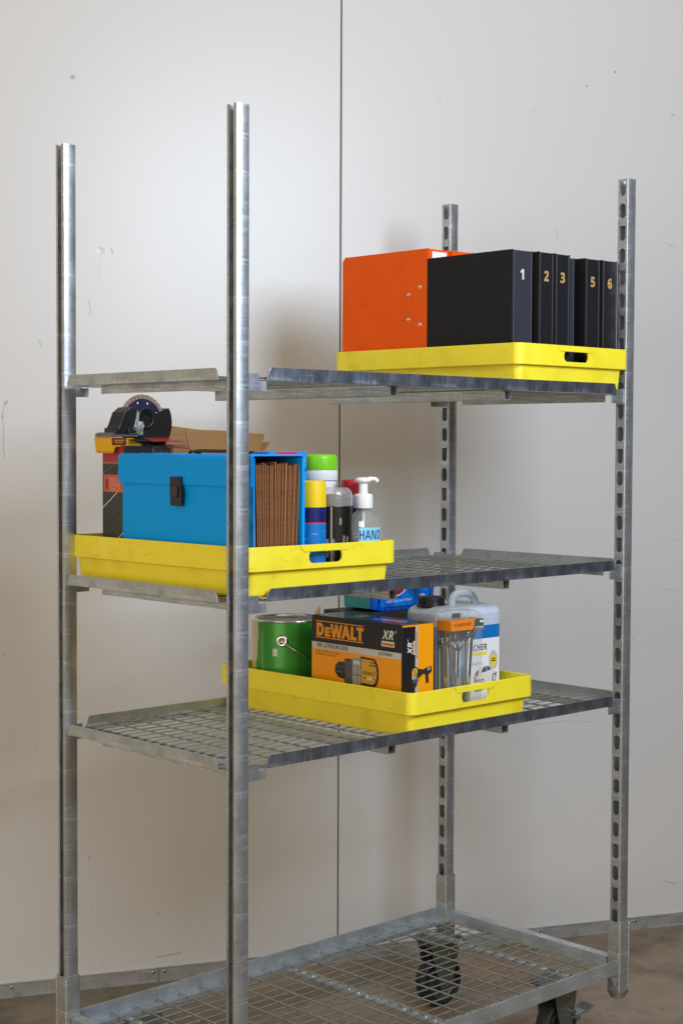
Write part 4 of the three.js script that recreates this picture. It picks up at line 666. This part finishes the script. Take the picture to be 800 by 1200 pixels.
    c.fillStyle = '#a23a3c'; c.fillRect(6, 106, 34, 18); c.fillStyle = '#97848c'; c.fillRect(10, 128, 90, 30); for (const [x, y] of [[140, 172], [322, 132]]) { c.fillStyle = '#2c2c30'; c.beginPath(); c.ellipse(x, y, 30, 44, 0.1, 0, 7); c.fill(); c.fillStyle = '#c9c5c8'; c.beginPath(); c.ellipse(x + 3, y, 21, 33, 0.1, 0, 7); c.fill(); } c.fillStyle = '#2c3038'; c.beginPath(); c.ellipse(352, 96, 9, 20, 0.2, 0, 7); c.fill(); c.restore();
  });
  print('label', 0.131, 0.166, t, j, 0.088, 0.0825, D + 0.0007);
}
{ // clear upright pack holding spanners
  const p = thing('clear_tool_pack', 'clear plastic upright pack with orange header strip, beside the drill carton', 'blister pack', [0.578, B1, -0.058], -0.05);
  const W = 0.094, H = 0.236, D = 0.042;
  const clear = phys({ color: lin(0.96, 0.97, 0.97), transmission: 0.93, thickness: 0, roughness: 0.07, specularIntensity: 1 });
  const s = rrectShape(W, H, 0.022); const g = ext(s, D - 0.008, 0.004, 10); T(g, W / 2, H / 2, 0.004);
  { const q = g.attributes.position; for (let i = 0; i < q.count; i++) { const x = q.getX(i), y = q.getY(i); q.setZ(i, q.getZ(i) + 0.0012 * Math.sin(y * 60 + x * 40) * (q.getZ(i) > 0.03 ? 1 : 0)); } }
  mesh('clear_shell', toCreasedNormals(g.toNonIndexed(), 0.7), clear, p);
  mesh('shell_flange', [T(ext((() => { const a = rrectShape(W + 0.012, H + 0.006, 0.02); a.holes.push(rrectShape(W - 0.004, H - 0.01, 0.02)); return a; })(), 0.001, 0.0002), W / 2, H / 2, 0.002)], clear, p);
  const back = canvasTex(256, 512, (c, w, h) => { c.fillStyle = '#8d9294'; c.fillRect(0, 0, w, h); c.fillStyle = '#5b6062'; c.fillRect(0, 0, w, 120); c.fillStyle = '#9fb6c8'; c.beginPath(); c.ellipse(160, 170, 60, 80, 0.4, 0, 7); c.fill(); c.fillStyle = '#6fa3d0'; c.fillRect(150, 240, 24, 220); c.fillStyle = '#c5cbcc'; c.fillRect(200, 160, 40, 330); c.fillStyle = '#6b6f68'; c.fillRect(20, 150, 50, 350); });
  mesh('backing_card', rlim(0.003, W - 0.003, 0.004, H - 0.03, 0.0045, 0.0055, 0.0003), std({ color: lin(0.3, 0.31, 0.32), roughness: 0.5 }), p);
  print('card_print', W - 0.008, H - 0.036, back, p, W / 2, H / 2 - 0.013, 0.0058);
  const head = canvasTex(512, 128, (c, w, h) => { c.fillStyle = '#e8811c'; c.fillRect(0, 0, w, h); c.fillStyle = '#3c5a58'; c.beginPath(); c.moveTo(372, 0); c.lineTo(w, 0); c.lineTo(w, 110); c.lineTo(352, 128); c.closePath(); c.fill(); c.fillStyle = '#d8dedc'; c.fillRect(452, 20, 60, 26); c.fillRect(376, 96, 136, 10); c.fillStyle = '#5a2f0c'; c.font = 'bold 58px sans-serif'; c.fillText('COMFORT', 44, 78, 290); });
  mesh('header_strip', rlim(-0.0008, W + 0.0008, H - 0.0395, H - 0.0185, 0.003, D + 0.0012, 0.0008), std({ color: lin(0.6, 0.2, 0.01), roughness: 0.4 }), p);
  print('header_print', W - 0.002, 0.021, head, p, W / 2, H - 0.029, D + 0.0018);
  mesh('hang_tab', rlim(W / 2 - 0.012, W / 2 + 0.012, H - 0.0175, H - 0.008, 0.01, 0.0112, 0.0004), M.dark, p);
}
{
  const made = (len, wd) => { const s = new THREE.Shape(), r = wd * 1.0; const body = poly([[-wd * 0.36, -len / 2 + r], [wd * 0.36, -len / 2 + r], [wd * 0.46, len / 2 - r], [-wd * 0.46, len / 2 - r]]);
    s.absarc(0, 0, r, 2.2, 0.94 + 0, false); const jaw = new THREE.Shape(); jaw.absarc(0, 0, r, 2.1, 1.05 + Math.PI * 2, false); jaw.lineTo(wd * 0.4, r * 0.1); jaw.lineTo(-wd * 0.4, r * 0.1); jaw.closePath();
    const ring = new THREE.Shape(); ring.absarc(0, 0, r * 0.85, 0, Math.PI * 2); const h = new THREE.Path(); h.absarc(0, 0, r * 0.5, 0, Math.PI * 2); ring.holes.push(h);
    return { body: ext(body, 0.004, 0.0012), jaw: T(ext(jaw, 0.006, 0.0012, 14), 0, len / 2 - r * 0.6, -0.001), ring: T(ext(ring, 0.007, 0.0012, 14), 0, -len / 2 + r * 0.85, -0.0015) }; };
  const sp = [['long steel spanner at the left of the clear pack', 0.014, 0.17, 0.0105, 0.03], ['steel spanner second from the left in the clear pack', 0.032, 0.158, 0.0098, -0.03], ['steel spanner in the middle of the clear pack, jaw uppermost', 0.05, 0.176, 0.0125, 0.1], ['short steel spanner right of the middle in the clear pack', 0.064, 0.186, 0.012, -0.08], ['small steel spanner at the right of the clear pack', 0.079, 0.164, 0.0095, 0.05]];
  sp.forEach(([label, x, len, wd, tilt], k) => {
    const s = thing('spanner', label, 'spanner', [0.578 + x, B1 + 0.008, -0.058 + 0.012 + (k % 2) * 0.011]); s.rotation.z = tilt; const m = made(len, wd);
    for (const [n, g] of [['shaft', m.body], ['open_jaw', m.jaw], ['ring_end', m.ring]]) mesh(n, T(g, 0, len / 2, 0), M.chrome, s);
  });
}
renderer.render(scene, camera);
